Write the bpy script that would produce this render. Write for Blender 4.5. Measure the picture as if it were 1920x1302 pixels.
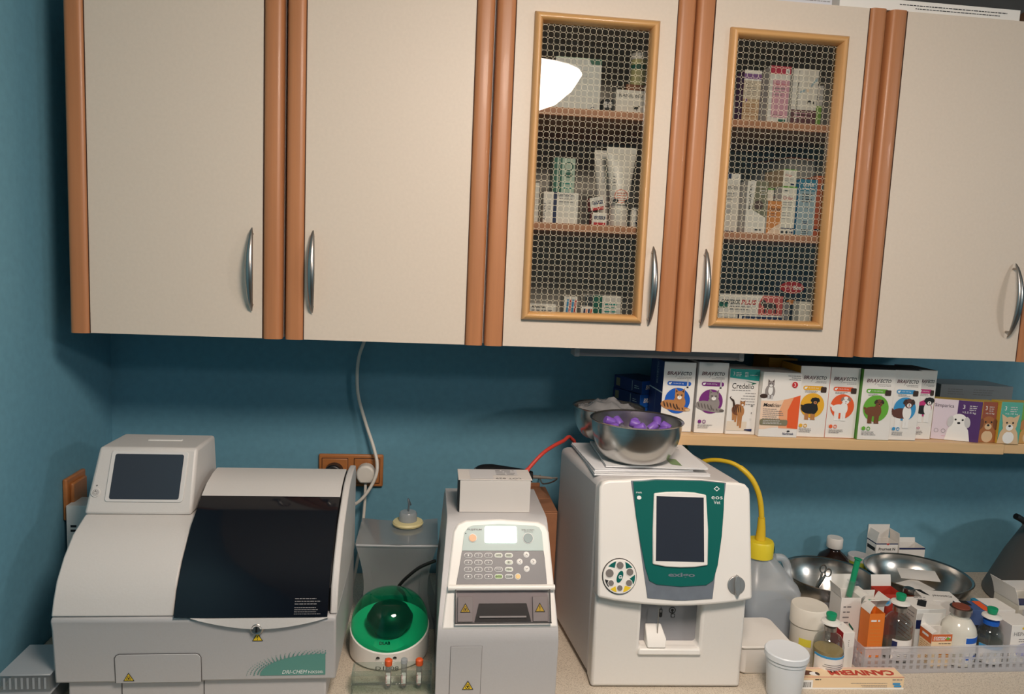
import bpy, bmesh, math, random
from mathutils import Matrix, Vector
random.seed(7)
PI = math.pi
for o in list(bpy.data.objects):
    bpy.data.objects.remove(o)
scene = bpy.context.scene
col = scene.collection

# ------------------------------------------------------------------ camera
cam_d = bpy.data.cameras.new('camera')
cam_d.sensor_width = 36.0
cam_d.lens = 1400.0 / 1920.0 * 36.0
cam_d.clip_start = 0.02
cam = bpy.data.objects.new('camera', cam_d)
col.objects.link(cam)
yaw, pitch, roll = 0.1101, -0.1147, 0.0440
fw = Vector((math.sin(yaw) * math.cos(pitch), math.cos(yaw) * math.cos(pitch), math.sin(pitch)))
rt = Vector((math.cos(yaw), -math.sin(yaw), 0))
up = rt.cross(fw)
r2 = math.cos(roll) * rt + math.sin(roll) * up
u2 = -math.sin(roll) * rt + math.cos(roll) * up
m = Matrix((r2, u2, -fw)).transposed().to_4x4()
m.translation = Vector((0.6913, -1.8696, 1.7136))
cam.matrix_world = m
scene.camera = cam

# ------------------------------------------------------------------ world, exposure
world = bpy.data.worlds.new('world')
scene.world = world
world.use_nodes = True
world.node_tree.nodes['Background'].inputs[0].default_value = (0.6, 0.7, 0.8, 1)
world.node_tree.nodes['Background'].inputs[1].default_value = 0.05
vs = scene.view_settings
vs.view_transform = 'Standard'
vs.look = 'None'
vs.gamma = 1.0
vs.use_curve_mapping = False
vs.exposure = 0.3
LAMP_MAIN = 54.0       # emission of the pendant bowl that is mirrored in the glass door
LAMP_SIDE = 70.0        # emission of the second pendant, further right

# ------------------------------------------------------------------ materials
def lin(c):
    return tuple(((x / 255) / 12.92 if x / 255 <= 0.04045 else ((x / 255 + 0.055) / 1.055) ** 2.4) for x in c)

MATS = {}
def mat(name, rgb, rough=0.5, metal=0.0, var=0.0, scale=30.0, bump=0.0, coat=0.0, stretch=None, emit=0.0, spec=0.5):
    """Principled material; var mixes a noise of lighter and darker tones into the colour."""
    if name in MATS:
        return MATS[name]
    m = bpy.data.materials.new(name)
    m.use_nodes = True
    nt = m.node_tree
    b = nt.nodes['Principled BSDF']
    c = lin(rgb)
    b.inputs['Base Color'].default_value = (*c, 1)
    b.inputs['Roughness'].default_value = rough
    b.inputs['Metallic'].default_value = metal
    b.inputs['Coat Weight'].default_value = coat
    b.inputs['Specular IOR Level'].default_value = spec
    if emit:
        b.inputs['Emission Color'].default_value = (*c, 1)
        b.inputs['Emission Strength'].default_value = emit
    if var or bump:
        tc = nt.nodes.new('ShaderNodeTexCoord')
        mp = nt.nodes.new('ShaderNodeMapping')
        nt.links.new(tc.outputs['Object'], mp.inputs[0])
        if stretch:
            mp.inputs['Scale'].default_value = stretch
        nz = nt.nodes.new('ShaderNodeTexNoise')
        nz.inputs['Scale'].default_value = scale
        nz.inputs['Detail'].default_value = 4
        nt.links.new(mp.outputs[0], nz.inputs['Vector'])
        if var:
            rp = nt.nodes.new('ShaderNodeValToRGB')
            rp.color_ramp.elements[0].position = 0.3
            rp.color_ramp.elements[1].position = 0.7
            rp.color_ramp.elements[0].color = (*[x * (1 - var) for x in c], 1)
            rp.color_ramp.elements[1].color = (*[min(1, x * (1 + var)) for x in c], 1)
            nt.links.new(nz.outputs['Fac'], rp.inputs[0])
            nt.links.new(rp.outputs[0], b.inputs['Base Color'])
        if bump:
            bp = nt.nodes.new('ShaderNodeBump')
            bp.inputs['Strength'].default_value = bump
            bp.inputs['Distance'].default_value = 0.002
            nt.links.new(nz.outputs['Fac'], bp.inputs['Height'])
            nt.links.new(bp.outputs[0], b.inputs['Normal'])
    MATS[name] = m
    return m

def clear(name, tint, body=None, amount=0.0, rough=0.03, ior=1.45):
    """Thin clear sheet: tinted see-through plus Fresnel gloss, with an optional milky share."""
    if name in MATS:
        return MATS[name]
    m = bpy.data.materials.new(name)
    m.use_nodes = True
    nt = m.node_tree
    nt.nodes.remove(nt.nodes['Principled BSDF'])
    out = nt.nodes['Material Output']
    tr = nt.nodes.new('ShaderNodeBsdfTransparent')
    tr.inputs[0].default_value = (*lin(tint), 1)
    gl = nt.nodes.new('ShaderNodeBsdfGlossy')
    gl.inputs['Roughness'].default_value = rough
    gl.inputs['Color'].default_value = (1, 1, 1, 1)
    lw = nt.nodes.new('ShaderNodeLayerWeight')      # Schlick term, the same on both faces of a thin sheet
    lw.inputs['Blend'].default_value = 0.5
    pw = nt.nodes.new('ShaderNodeMath'); pw.operation = 'POWER'; pw.inputs[1].default_value = 5
    nt.links.new(lw.outputs['Facing'], pw.inputs[0])
    f0 = ((ior - 1) / (ior + 1)) ** 2
    fr = nt.nodes.new('ShaderNodeMath'); fr.operation = 'MULTIPLY_ADD'
    fr.inputs[1].default_value = 1 - f0; fr.inputs[2].default_value = f0
    nt.links.new(pw.outputs[0], fr.inputs[0])
    base = tr
    if body:
        df = nt.nodes.new('ShaderNodeBsdfDiffuse')
        df.inputs[0].default_value = (*lin(body), 1)
        tl = nt.nodes.new('ShaderNodeBsdfTranslucent')
        tl.inputs[0].default_value = (*lin(body), 1)
        a = nt.nodes.new('ShaderNodeMixShader')
        a.inputs[0].default_value = 0.4
        nt.links.new(df.outputs[0], a.inputs[1]); nt.links.new(tl.outputs[0], a.inputs[2])
        mx = nt.nodes.new('ShaderNodeMixShader')
        mx.inputs[0].default_value = amount
        nt.links.new(tr.outputs[0], mx.inputs[1]); nt.links.new(a.outputs[0], mx.inputs[2])
        base = mx
    mix = nt.nodes.new('ShaderNodeMixShader')
    nt.links.new(fr.outputs[0], mix.inputs[0])
    nt.links.new(base.outputs[0], mix.inputs[1])
    nt.links.new(gl.outputs[0], mix.inputs[2])
    nt.links.new(mix.outputs[0], out.inputs[0])
    MATS[name] = m
    return m

def patterned_glass():
    """Cabinet pane: clear glass printed with a fine net of octagons, cell 12 mm."""
    m = clear('patterned_glass', (236, 236, 232), rough=0.01)
    nt = m.node_tree
    def n(op, a, b=None):
        x = nt.nodes.new('ShaderNodeMath'); x.operation = op
        for i, s in enumerate((a, b)):
            if s is None:
                continue
            if isinstance(s, (int, float)):
                x.inputs[i].default_value = s
            else:
                nt.links.new(s, x.inputs[i])
        return x.outputs[0]
    tc = nt.nodes.new('ShaderNodeTexCoord')
    sp = nt.nodes.new('ShaderNodeSeparateXYZ')
    nt.links.new(tc.outputs['Object'], sp.inputs[0])
    def cell(s):
        return n('ABSOLUTE', n('SUBTRACT', n('FRACT', n('MULTIPLY', s, 1 / 0.01205)), 0.5))
    u, v = cell(sp.outputs['X']), cell(sp.outputs['Z'])
    s = n('ADD', u, v)
    a = n('MULTIPLY', n('GREATER_THAN', n('MAXIMUM', u, v), 0.470), n('LESS_THAN', s, 0.74))
    b = n('LESS_THAN', n('ABSOLUTE', n('SUBTRACT', s, 0.73)), 0.037)
    mask = n('MULTIPLY', n('MAXIMUM', a, b), 0.72)
    df = nt.nodes.new('ShaderNodeBsdfDiffuse')
    df.inputs[0].default_value = (*lin((232, 222, 196)), 1)
    mx = nt.nodes.new('ShaderNodeMixShader')
    out = nt.nodes['Material Output']
    old = out.inputs[0].links[0].from_socket
    nt.links.new(mask, mx.inputs[0]); nt.links.new(old, mx.inputs[1]); nt.links.new(df.outputs[0], mx.inputs[2])
    nt.links.new(mx.outputs[0], out.inputs[0])
    return m

def speckled(name, rgb, dark):
    m = mat(name, rgb, 0.45)
    nt = m.node_tree
    b = nt.nodes['Principled BSDF']
    tc = nt.nodes.new('ShaderNodeTexCoord')
    vo = nt.nodes.new('ShaderNodeTexNoise')
    vo.inputs['Scale'].default_value = 560
    vo.inputs['Detail'].default_value = 2
    nt.links.new(tc.outputs['Object'], vo.inputs['Vector'])
    rp = nt.nodes.new('ShaderNodeValToRGB')
    rp.color_ramp.elements[0].position = 0.34
    rp.color_ramp.elements[0].color = (*lin(dark), 1)
    rp.color_ramp.elements[1].position = 0.5
    rp.color_ramp.elements[1].color = (*lin(rgb), 1)
    nt.links.new(vo.outputs['Fac'], rp.inputs[0])
    nt.links.new(rp.outputs[0], b.inputs['Base Color'])
    return m

def wood(name, rgb, rough=0.35, var=0.14, axis='z', coat=0.2):
    st = {'z': (60, 60, 2.2), 'x': (2.2, 60, 60), 'y': (60, 2.2, 60)}[axis]
    return mat(name, rgb, rough, 0, var, 1.0, 0, coat, st)

CREAM = mat('cream_laminate', (217, 203, 187), 0.5, var=0.02, scale=160)
BEECH = wood('beech_post', (180, 120, 78), 0.42, 0.12, coat=0.03)
BEECHL = wood('light_beech_frame', (206, 158, 104), 0.42, 0.08, coat=0.05)
BEECHX = wood('beech_shelf', (222, 184, 136), 0.45, 0.07, 'x', 0.05)
TEAL = mat('teal_wall_paint', (102, 153, 173), 0.75, var=0.05, scale=60, bump=0.12)
WHITEP = mat('white_paint', (226, 224, 218), 0.8, var=0.02, scale=40)
STEEL = mat('brushed_steel', (196, 194, 190), 0.24, 1.0, var=0.05, scale=8, stretch=(1, 1, 30))
NICKEL = mat('satin_nickel', (172, 168, 164), 0.3, 1.0)
GREYPL = mat('light_grey_plastic', (208, 204, 200), 0.42, var=0.012, scale=300, bump=0.06)
GREYPL2 = mat('mid_grey_plastic', (184, 182, 182), 0.45, var=0.012, scale=300, bump=0.06)
WHITEPL = mat('white_plastic', (236, 232, 226), 0.35)
WPAPER = mat('white_card', (238, 234, 228), 0.55)
DARKGL = mat('dark_screen_glass', (46, 48, 58), 0.12, coat=0.5)
BLACK = mat('black_plastic', (18, 18, 20), 0.4)
INK = mat('black_ink', (28, 28, 30), 0.6)
GREYINK = mat('grey_ink', (135, 132, 132), 0.6)
PALEINK = mat('white_ink', (240, 240, 238), 0.6)
YELLOW = mat('warning_yellow', (236, 200, 40), 0.5)
GLASSC = clear('clear_glass', (226, 229, 227), (210, 216, 214), 0.05, 0.03, 1.6)
CLEARP = clear('clear_plastic', (240, 242, 242), (228, 230, 232), 0.12, 0.08)
MILKY = clear('milky_plastic', (215, 222, 226), (224, 228, 232), 0.55, 0.25)

# ------------------------------------------------------------------ mesh helpers
FRAME = {}      # object -> its world matrix (nothing is evaluated while the script runs)

def tag(o, label=None, cat=None, group=None, kind=None):
    if label: o['label'] = label
    if cat: o['category'] = cat
    if group: o['group'] = group
    if kind: o['kind'] = kind
    return o

def place(o, loc, rot=(0, 0, 0)):
    o.location = loc
    o.rotation_euler = rot
    FRAME[o] = Matrix.Translation(loc) @ Matrix.Rotation(rot[2], 4, 'Z') @ Matrix.Rotation(rot[1], 4, 'Y') @ Matrix.Rotation(rot[0], 4, 'X')
    return o

def thing(name, label, cat, loc=(0, 0, 0), rz=0.0, group=None, ry=0.0):
    o = bpy.data.objects.new(name, None)
    o.empty_display_size = 0.05
    col.objects.link(o)
    place(o, loc, (0, ry, rz))
    return tag(o, label, cat, group)

class MB:
    """Collects shapes; build() links them as ONE mesh object."""
    def __init__(s):
        s.v, s.f, s.m = [], [], []
    def add(s, vs, fs, mi=0):
        k = len(s.v)
        s.v += [tuple(p) for p in vs]
        s.f += [[i + k for i in f] for f in fs]
        s.m += [mi] * len(fs)
        return s
    def box(s, x0, x1, y0, y1, z0, z1, mi=0):
        vs = [(x0, y0, z0), (x1, y0, z0), (x1, y1, z0), (x0, y1, z0), (x0, y0, z1), (x1, y0, z1), (x1, y1, z1), (x0, y1, z1)]
        return s.add(vs, [(0, 3, 2, 1), (4, 5, 6, 7), (0, 1, 5, 4), (1, 2, 6, 5), (2, 3, 7, 6), (3, 0, 4, 7)], mi)
    def hull8(s, low, high, mi=0):
        return s.add(list(low) + list(high), [(3, 2, 1, 0), (4, 5, 6, 7), (0, 1, 5, 4), (1, 2, 6, 5), (2, 3, 7, 6), (3, 0, 4, 7)], mi)
    def prism(s, pts, axis, a, b, mi=0):
        """polygon in the two other axes (in x,y,z order) swept along axis from a to b"""
        def p3(p, t):
            return {'x': (t, p[0], p[1]), 'y': (p[0], t, p[1]), 'z': (p[0], p[1], t)}[axis]
        n = len(pts)
        vs = [p3(p, a) for p in pts] + [p3(p, b) for p in pts]
        fs = [list(range(n)), list(range(2 * n - 1, n - 1, -1))] + [(i, i + n, (i + 1) % n + n, (i + 1) % n) for i in range(n)]
        return s.add(vs, fs, mi)
    def lathe(s, prof, n=28, c=(0, 0, 0), axis='z', mi=0, cap=True):
        vs, fs = [], []
        for r, h in prof:
            for i in range(n):
                a = 2 * PI * i / n
                p = (r * math.cos(a), r * math.sin(a), h)
                if axis == 'y': p = (p[0], p[2], p[1])
                if axis == 'x': p = (p[2], p[0], p[1])
                vs.append((p[0] + c[0], p[1] + c[1], p[2] + c[2]))
        for j in range(len(prof) - 1):
            for i in range(n):
                fs.append((j * n + i, j * n + (i + 1) % n, (j + 1) * n + (i + 1) % n, (j + 1) * n + i))
        if cap:
            if prof[0][0] > 1e-6: fs.append(list(range(n))[::-1])
            if prof[-1][0] > 1e-6: fs.append([(len(prof) - 1) * n + i for i in range(n)])
        return s.add(vs, fs, mi)
    def tube(s, path, r, n=10, mi=0, closed=False):
        P = [Vector(p) for p in path]
        R = r if isinstance(r, (list, tuple)) else [r] * len(P)
        vs, fs = [], []
        ref = Vector((0.31, 0.2, 0.93)).normalized()
        for i, p in enumerate(P):
            t = (P[min(i + 1, len(P) - 1)] - P[max(i - 1, 0)]).normalized()
            if abs(t.dot(ref)) > 0.98: ref = Vector((0.9, 0.3, 0.1)).normalized()
            a = (ref - t * ref.dot(t)).normalized()
            b = t.cross(a)
            ref = a
            for k in range(n):
                q = 2 * PI * k / n
                vs.append(p + (a * math.cos(q) + b * math.sin(q)) * R[i])
        for i in range(len(P) - 1):
            for k in range(n):
                fs.append((i * n + k, i * n + (k + 1) % n, (i + 1) * n + (k + 1) % n, (i + 1) * n + k))
        fs += [list(range(n))[::-1], [(len(P) - 1) * n + k for k in range(n)]]
        return s.add(vs, fs, mi)
    def sheet(s, grid, th, mi=0):
        """curved sheet from a grid of points, with thickness th along the local normal"""
        rows, cols = len(grid), len(grid[0])
        G = [[Vector(p) for p in row] for row in grid]
        vs, ws = [], []
        for i in range(rows):
            for j in range(cols):
                du = G[min(i + 1, rows - 1)][j] - G[max(i - 1, 0)][j]
                dv = G[i][min(j + 1, cols - 1)] - G[i][max(j - 1, 0)]
                nn = du.cross(dv).normalized() * th
                vs.append(G[i][j]); ws.append(G[i][j] + nn)
        N = rows * cols
        fs = []
        for i in range(rows - 1):
            for j in range(cols - 1):
                a, b, c, d = i * cols + j, i * cols + j + 1, (i + 1) * cols + j + 1, (i + 1) * cols + j
                fs += [(a, b, c, d), (a + N, d + N, c + N, b + N)]
        for j in range(cols - 1):
            fs += [(j, j + N, j + 1 + N, j + 1), ((rows - 1) * cols + j, (rows - 1) * cols + j + 1, (rows - 1) * cols + j + 1 + N, (rows - 1) * cols + j + N)]
        for i in range(rows - 1):
            fs += [(i * cols, (i + 1) * cols, (i + 1) * cols + N, i * cols + N), (i * cols + cols - 1, i * cols + cols - 1 + N, (i + 1) * cols + cols - 1 + N, (i + 1) * cols + cols - 1)]
        return s.add(vs + ws, fs, mi)
    def build(s, name, mats, parent=None, local=False, at=None, rot=(0, 0, 0), bevel=0.0, seg=2, angle=38, fix=True):
        """local: the points are already in the parent's (or the object's own) frame; else they are world points"""
        if not isinstance(mats, (list, tuple)): mats = [mats]
        me = bpy.data.meshes.new(name)
        vs = s.v
        o = bpy.data.objects.new(name, me)
        if parent is not None:
            o.parent = parent
            if at is not None:
                o.location = at
                o.rotation_euler = rot
            elif not local:
                inv = FRAME[parent].inverted()
                vs = [inv @ Vector(p) for p in vs]
            FRAME[o] = FRAME[parent] if at is None else FRAME[parent] @ Matrix.Translation(at)
        else:
            if at is not None:
                place(o, at, rot)
            elif not local:                    # top-level mesh: origin at the middle of its base
                c = Vector(((min(p[0] for p in vs) + max(p[0] for p in vs)) / 2, (min(p[1] for p in vs) + max(p[1] for p in vs)) / 2, min(p[2] for p in vs)))
                vs = [Vector(p) - c for p in vs]
                place(o, c)
        me.from_pydata([tuple(p) for p in vs], [], s.f)
        for mm in mats: me.materials.append(mm)
        for p, mi in zip(me.polygons, s.m): p.material_index = mi
        if fix:
            bm = bmesh.new(); bm.from_mesh(me)
            bmesh.ops.recalc_face_normals(bm, faces=bm.faces)
            bm.to_mesh(me); bm.free()
        if angle:
            me.polygons.foreach_set('use_smooth', [True] * len(me.polygons))
            me.set_sharp_from_angle(angle=math.radians(angle))
        me.update()
        col.objects.link(o)
        if bevel:
            b = o.modifiers.new('bevel', 'BEVEL')
            b.width = bevel; b.segments = seg; b.limit_method = 'ANGLE'; b.angle_limit = math.radians(35)
            b.harden_normals = False
        return o

def rrect(u0, v0, u1, v1, r, n=5):
    pts = []
    for cx, cy, a in ((u1 - r, v1 - r, 0), (u0 + r, v1 - r, 90), (u0 + r, v0 + r, 180), (u1 - r, v0 + r, 270)):
        for i in range(n + 1):
            q = math.radians(a + 90 * i / n)
            pts.append((cx + r * math.cos(q), cy + r * math.sin(q)))
    return pts

def curve(ctrl, n=8):
    """Catmull-Rom through the control points"""
    P = [Vector(p) for p in ctrl]
    out = []
    for i in range(len(P) - 1):
        p0, p1, p2, p3 = P[max(i - 1, 0)], P[i], P[i + 1], P[min(i + 2, len(P) - 1)]
        for k in range(n):
            t = k / n
            out.append(0.5 * ((2 * p1) + (p2 - p0) * t + (2 * p0 - 5 * p1 + 4 * p2 - p3) * t * t + (3 * p1 - p0 - 3 * p2 + p3) * t ** 3))
    out.append(P[-1])
    return out

# ------------------------------------------------------------------ flat print: lettering, discs, pictures
_TXT = {}
def glyphs(txt, bold=0.0):
    key = (txt, bold)
    if key not in _TXT:
        cu = bpy.data.curves.new('lettering', 'FONT')
        cu.body = txt; cu.size = 1; cu.resolution_u = 2; cu.offset = bold
        ob = bpy.data.objects.new('lettering', cu)
        me = ob.to_mesh()
        vs = [(v.co.x, v.co.y) for v in me.vertices]
        fs = [list(p.vertices) for p in me.polygons]
        ob.to_mesh_clear()
        bpy.data.objects.remove(ob); bpy.data.curves.remove(cu)
        _TXT[key] = (vs, fs)
    return _TXT[key]

class Print:
    """Ink on one face of a thing. O, U, V: the face's corner and its right and up directions (parent's frame)."""
    def __init__(s, parent, O, U, V, name='print', off=0.0004):
        s.p, s.O, s.U, s.V = parent, Vector(O), Vector(U).normalized(), Vector(V).normalized()
        s.N = s.U.cross(s.V); s.off = off; s.name = name
        s.mb = MB(); s.mats = []
    def mi(s, m):
        if m not in s.mats: s.mats.append(m)
        return s.mats.index(m)
    def P(s, u, v):
        return s.O + s.U * u + s.V * v + s.N * s.off
    def poly(s, pts, m):
        s.mb.add([s.P(*p) for p in pts], [list(range(len(pts)))], s.mi(m)); s.off += 0.00007
        return s
    def rect(s, u0, v0, u1, v1, m):
        return s.poly([(u0, v0), (u1, v0), (u1, v1), (u0, v1)], m)
    def ell(s, u, v, ru, rv, m, rot=0.0, n=22):
        c, k = math.cos(rot), math.sin(rot)
        return s.poly([(u + ru * math.cos(2 * PI * i / n) * c - rv * math.sin(2 * PI * i / n) * k,
                        v + ru * math.cos(2 * PI * i / n) * k + rv * math.sin(2 * PI * i / n) * c) for i in range(n)], m)
    def ring(s, u, v, r, w, m, n=20):
        for i in range(n):
            a, b = 2 * PI * i / n, 2 * PI * (i + 1) / n
            s.mb.add([s.P(u + q * math.cos(t), v + q * math.sin(t)) for q, t in ((r, a), (r, b), (r - w, b), (r - w, a))], [(0, 1, 2, 3)], s.mi(m))
        s.off += 0.00007
        return s
    def text(s, txt, u, v, h, m, w=None, rot=0.0, slant=0.0, bold=0.0):
        """box of the lettering: lower left corner (u, v), height h, width w (else natural)"""
        vs, fs = glyphs(txt, bold)
        if not vs: return s
        x0, x1 = min(p[0] for p in vs), max(p[0] for p in vs)
        y0, y1 = min(p[1] for p in vs), max(p[1] for p in vs)
        ky = h / (y1 - y0); kx = (w / (x1 - x0)) if w else ky
        c, k = math.cos(rot), math.sin(rot)
        out = []
        for x, y in vs:
            a, b = (x - x0) * kx, (y - y0) * ky
            a += slant * b
            out.append(s.P(u + a * c - b * k, v + a * k + b * c))
        s.mb.add(out, fs, s.mi(m)); s.off += 0.00007
        return s
    def lines(s, u, v, w, n, gap, h, m, ragged=0.3, right=False):
        """small print: rows of broken strokes running down from v"""
        for i in range(n):
            ww = w * (1 - ragged * random.random())
            a = u + (w - ww if right else 0)
            e = a + ww
            while a < e:
                b = min(e, a + h * random.uniform(2, 6))
                s.rect(a, v - i * gap, b, v - i * gap + h, m); s.off -= 0.00007
                a = b + h * 0.8
        s.off += 0.00007
        return s
    def done(s, label=None):
        o = s.mb.build(s.name, s.mats, s.p, local=True, angle=0, fix=False)
        if label: o['label'] = label
        return o

DIM = {}
def carton(name, label, x, y, z, w, d, h, front=None, side=None, top=None, right=None, rz=0.0, ry=0.0, cat='box', group=None, bevel=0.0006):
    """closed folding box; its origin is the lower front left corner"""
    front = front or WPAPER
    mats = [front, side or front, top or front, right or side or front]
    b = MB()
    b.box(0, w, 0, d, 0, h)
    b.m = [1, 2, 0, 3, 1, 1]
    o = b.build(name, mats, at=(x, y, z), rot=(0, ry, rz), bevel=bevel, seg=1, fix=False)
    DIM[o] = (w, d, h)
    return tag(o, label, cat, group)

def face(o, side='front', name=None):
    w, d, h = DIM[o]
    O, U, V = {'front': ((0, 0, 0), (1, 0, 0), (0, 0, 1)), 'left': ((0, d, 0), (0, -1, 0), (0, 0, 1)),
               'right': ((w, 0, 0), (0, 1, 0), (0, 0, 1)), 'top': ((0, 0, h), (1, 0, 0), (0, 1, 0))}[side]
    return Print(o, O, U, V, name or side + '_print')

def open_carton(name, label, x, y, z, w, d, h, flaps, m=None, inner=None, rz=0.0, cat='box', group=None, th=0.0008):
    """folding box with its lid open; flaps: (edge, length, angle from upright outwards in degrees)"""
    m = m or WPAPER
    o = thing(name, label, cat, (x, y, z), rz, group)
    b = MB()
    b.box(0, w, 0, th, 0, h); b.box(0, w, d - th, d, 0, h); b.box(0, th, th, d - th, 0, h); b.box(w - th, w, th, d - th, 0, h); b.box(th, w - th, th, d - th, 0, th)
    b.build('carton_body', m, o, local=True, angle=0)
    for e, L, a in flaps:
        g = []
        for i in range(5):
            t = i / 4
            q = math.radians(a) * (0.55 + 0.45 * t)
            k, zz = L * t * math.sin(q), h + L * t * math.cos(q)
            g.append({'back': [(0, d + k, zz), (w, d + k, zz)], 'front': [(w, -k, zz), (0, -k, zz)],
                      'left': [(-k, 0, zz), (-k, d, zz)], 'right': [(w + k, d, zz), (w + k, 0, zz)]}[e])
        MB().sheet(g, th).build('flap', inner or WPAPER, o, local=True)
    DIM[o] = (w, d, h)
    return o

# ================================================================== the room
RX0, RX1, RY0, RY1, RZ = -0.07, 4.4, -4.6, 0.0, 2.72
def struct(name, mb, m, **k):
    o = mb.build(name, m, **k)
    return tag(o, kind='structure')
struct('wall_back', MB().box(RX0 - 0.1, RX1 + 0.1, 0, 0.1, 0, RZ), TEAL)
struct('wall_left', MB().box(RX0 - 0.1, RX0, RY0, 0, 0, RZ), TEAL)
struct('wall_right', MB().box(RX1, RX1 + 0.1, RY0, 0, 0, RZ), TEAL)
struct('wall_front', MB().box(RX0 - 0.1, RX1 + 0.1, RY0 - 0.1, RY0, 0, RZ), TEAL)
struct('ceiling', MB().box(RX0 - 0.1, RX1 + 0.1, RY0 - 0.1, 0.1, RZ, RZ + 0.1), WHITEP)
struct('floor', MB().box(RX0 - 0.1, RX1 + 0.1, RY0 - 0.1, 0.1, -0.1, 0), mat('grey_floor_vinyl', (96, 84, 72), 0.5, var=0.1, scale=12))

# ------------------------------------------------------------------ pendant lamps
def pendant(x, y, z, r, strength, rgb, label):
    t = thing('pendant_lamp', label, 'lamp', (x, y, z), 0, 'pendant lamps under the ceiling')
    prof = [(0.001, 0.0), (r * 0.3, 0.008), (r * 0.6, 0.035), (r * 0.84, 0.08), (r, 0.135)]
    inner = [(r * 0.985, 0.138), (r * 0.82, 0.088), (r * 0.58, 0.043), (r * 0.28, 0.016), (0.001, 0.008)]
    MB().lathe(inner, 40, cap=False).build('inner_liner', WHITEPL, t, local=True)  # liner added to keep the bowl's emission from going upwards
    g = bpy.data.materials.new('lit_opal_glass')
    g.use_nodes = True
    b = g.node_tree.nodes['Principled BSDF']
    b.inputs['Base Color'].default_value = (*lin((250, 244, 232)), 1)
    b.inputs['Emission Color'].default_value = (*lin(rgb), 1)
    b.inputs['Emission Strength'].default_value = strength
    MB().lathe(prof, 40, cap=False).build('opal_bowl', g, t, local=True)
    MB().lathe([(r * 1.02, 0.131), (r * 1.03, 0.136), (r * 1.02, 0.141), (r * 0.985, 0.141), (r * 0.985, 0.131), (r * 1.02, 0.131)], 40, cap=False).build('rim_ring', NICKEL, t, local=True)
    top = RZ - z
    b = MB()
    for i in range(3):
        a = 2 * PI * i / 3 + 0.4
        b.tube([(r * 0.99 * math.cos(a), r * 0.99 * math.sin(a), 0.136), (0.012 * math.cos(a), 0.012 * math.sin(a), top - 0.05)], 0.002, 6)
    b.build('suspension', NICKEL, t, local=True)
    MB().lathe([(0.001, top - 0.062), (0.03, top - 0.055), (0.055, top - 0.02), (0.058, top)], 24).build('ceiling_rose', NICKEL, t, local=True)
pendant(0.985, -1.53, 2.24, 0.21, LAMP_MAIN, (255, 237, 222), 'lit opal bowl pendant lamp mirrored in the patterned glass')
pendant(3.75, -3.0, 2.36, 0.21, LAMP_SIDE, (255, 244, 236), 'lit opal bowl pendant lamp far from the cabinets, deeper in the room')

# ------------------------------------------------------------------ wall cabinets
CB, CT = 1.54, 2.26
INNER = mat('white_melamine', (208, 202, 194), 0.5)
PANE = patterned_glass()
GASKET = mat('brown_edge', (70, 42, 28), 0.7)

def post_profile(x0, x1, yb=-0.339, yf=-0.362):
    w = x1 - x0
    return [(x0, yb), (x0, yf + 0.009), (x0 + w * 0.06, yf + 0.004), (x0 + w * 0.16, yf + 0.001), (x0 + w * 0.3, yf), (x0 + w * 0.7, yf), (x0 + w * 0.84, yf + 0.001), (x0 + w * 0.94, yf + 0.004), (x1, yf + 0.009), (x1, yb)]

def bow_handle(x, parent, z0=1.594, z1=1.756):
    n, k = 18, 12
    vs, fs = [], []
    for i in range(n + 1):
        t = i / n
        z = z0 + (z1 - z0) * t
        s = math.sin(PI * t)
        yc = -0.357 - 0.004 - 0.024 * s ** 0.75
        wx = 0.0022 + 0.0052 * s ** 0.8
        wy = 0.002 + 0.0036 * s
        if i in (0, n): wx, wy = 0.0012, 0.001
        for j in range(k):
            a = 2 * PI * j / k
            vs.append((x + wx * math.cos(a), yc + wy * math.sin(a), z))
    for i in range(n):
        for j in range(k):
            fs.append((i * k + j, i * k + (j + 1) % k, (i + 1) * k + (j + 1) % k, (i + 1) * k + j))
    fs += [list(range(k))[::-1], [n * k + j for j in range(k)]]
    b = MB().add(vs, fs)
    for z in (z0 + 0.012, z1 - 0.012):           # the two feet that carry the bow
        b.lathe([(0.0028, -0.356), (0.0028, -0.368)], 10, (x, 0, z), 'y')
    return b.build('handle', NICKEL, parent)

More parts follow.
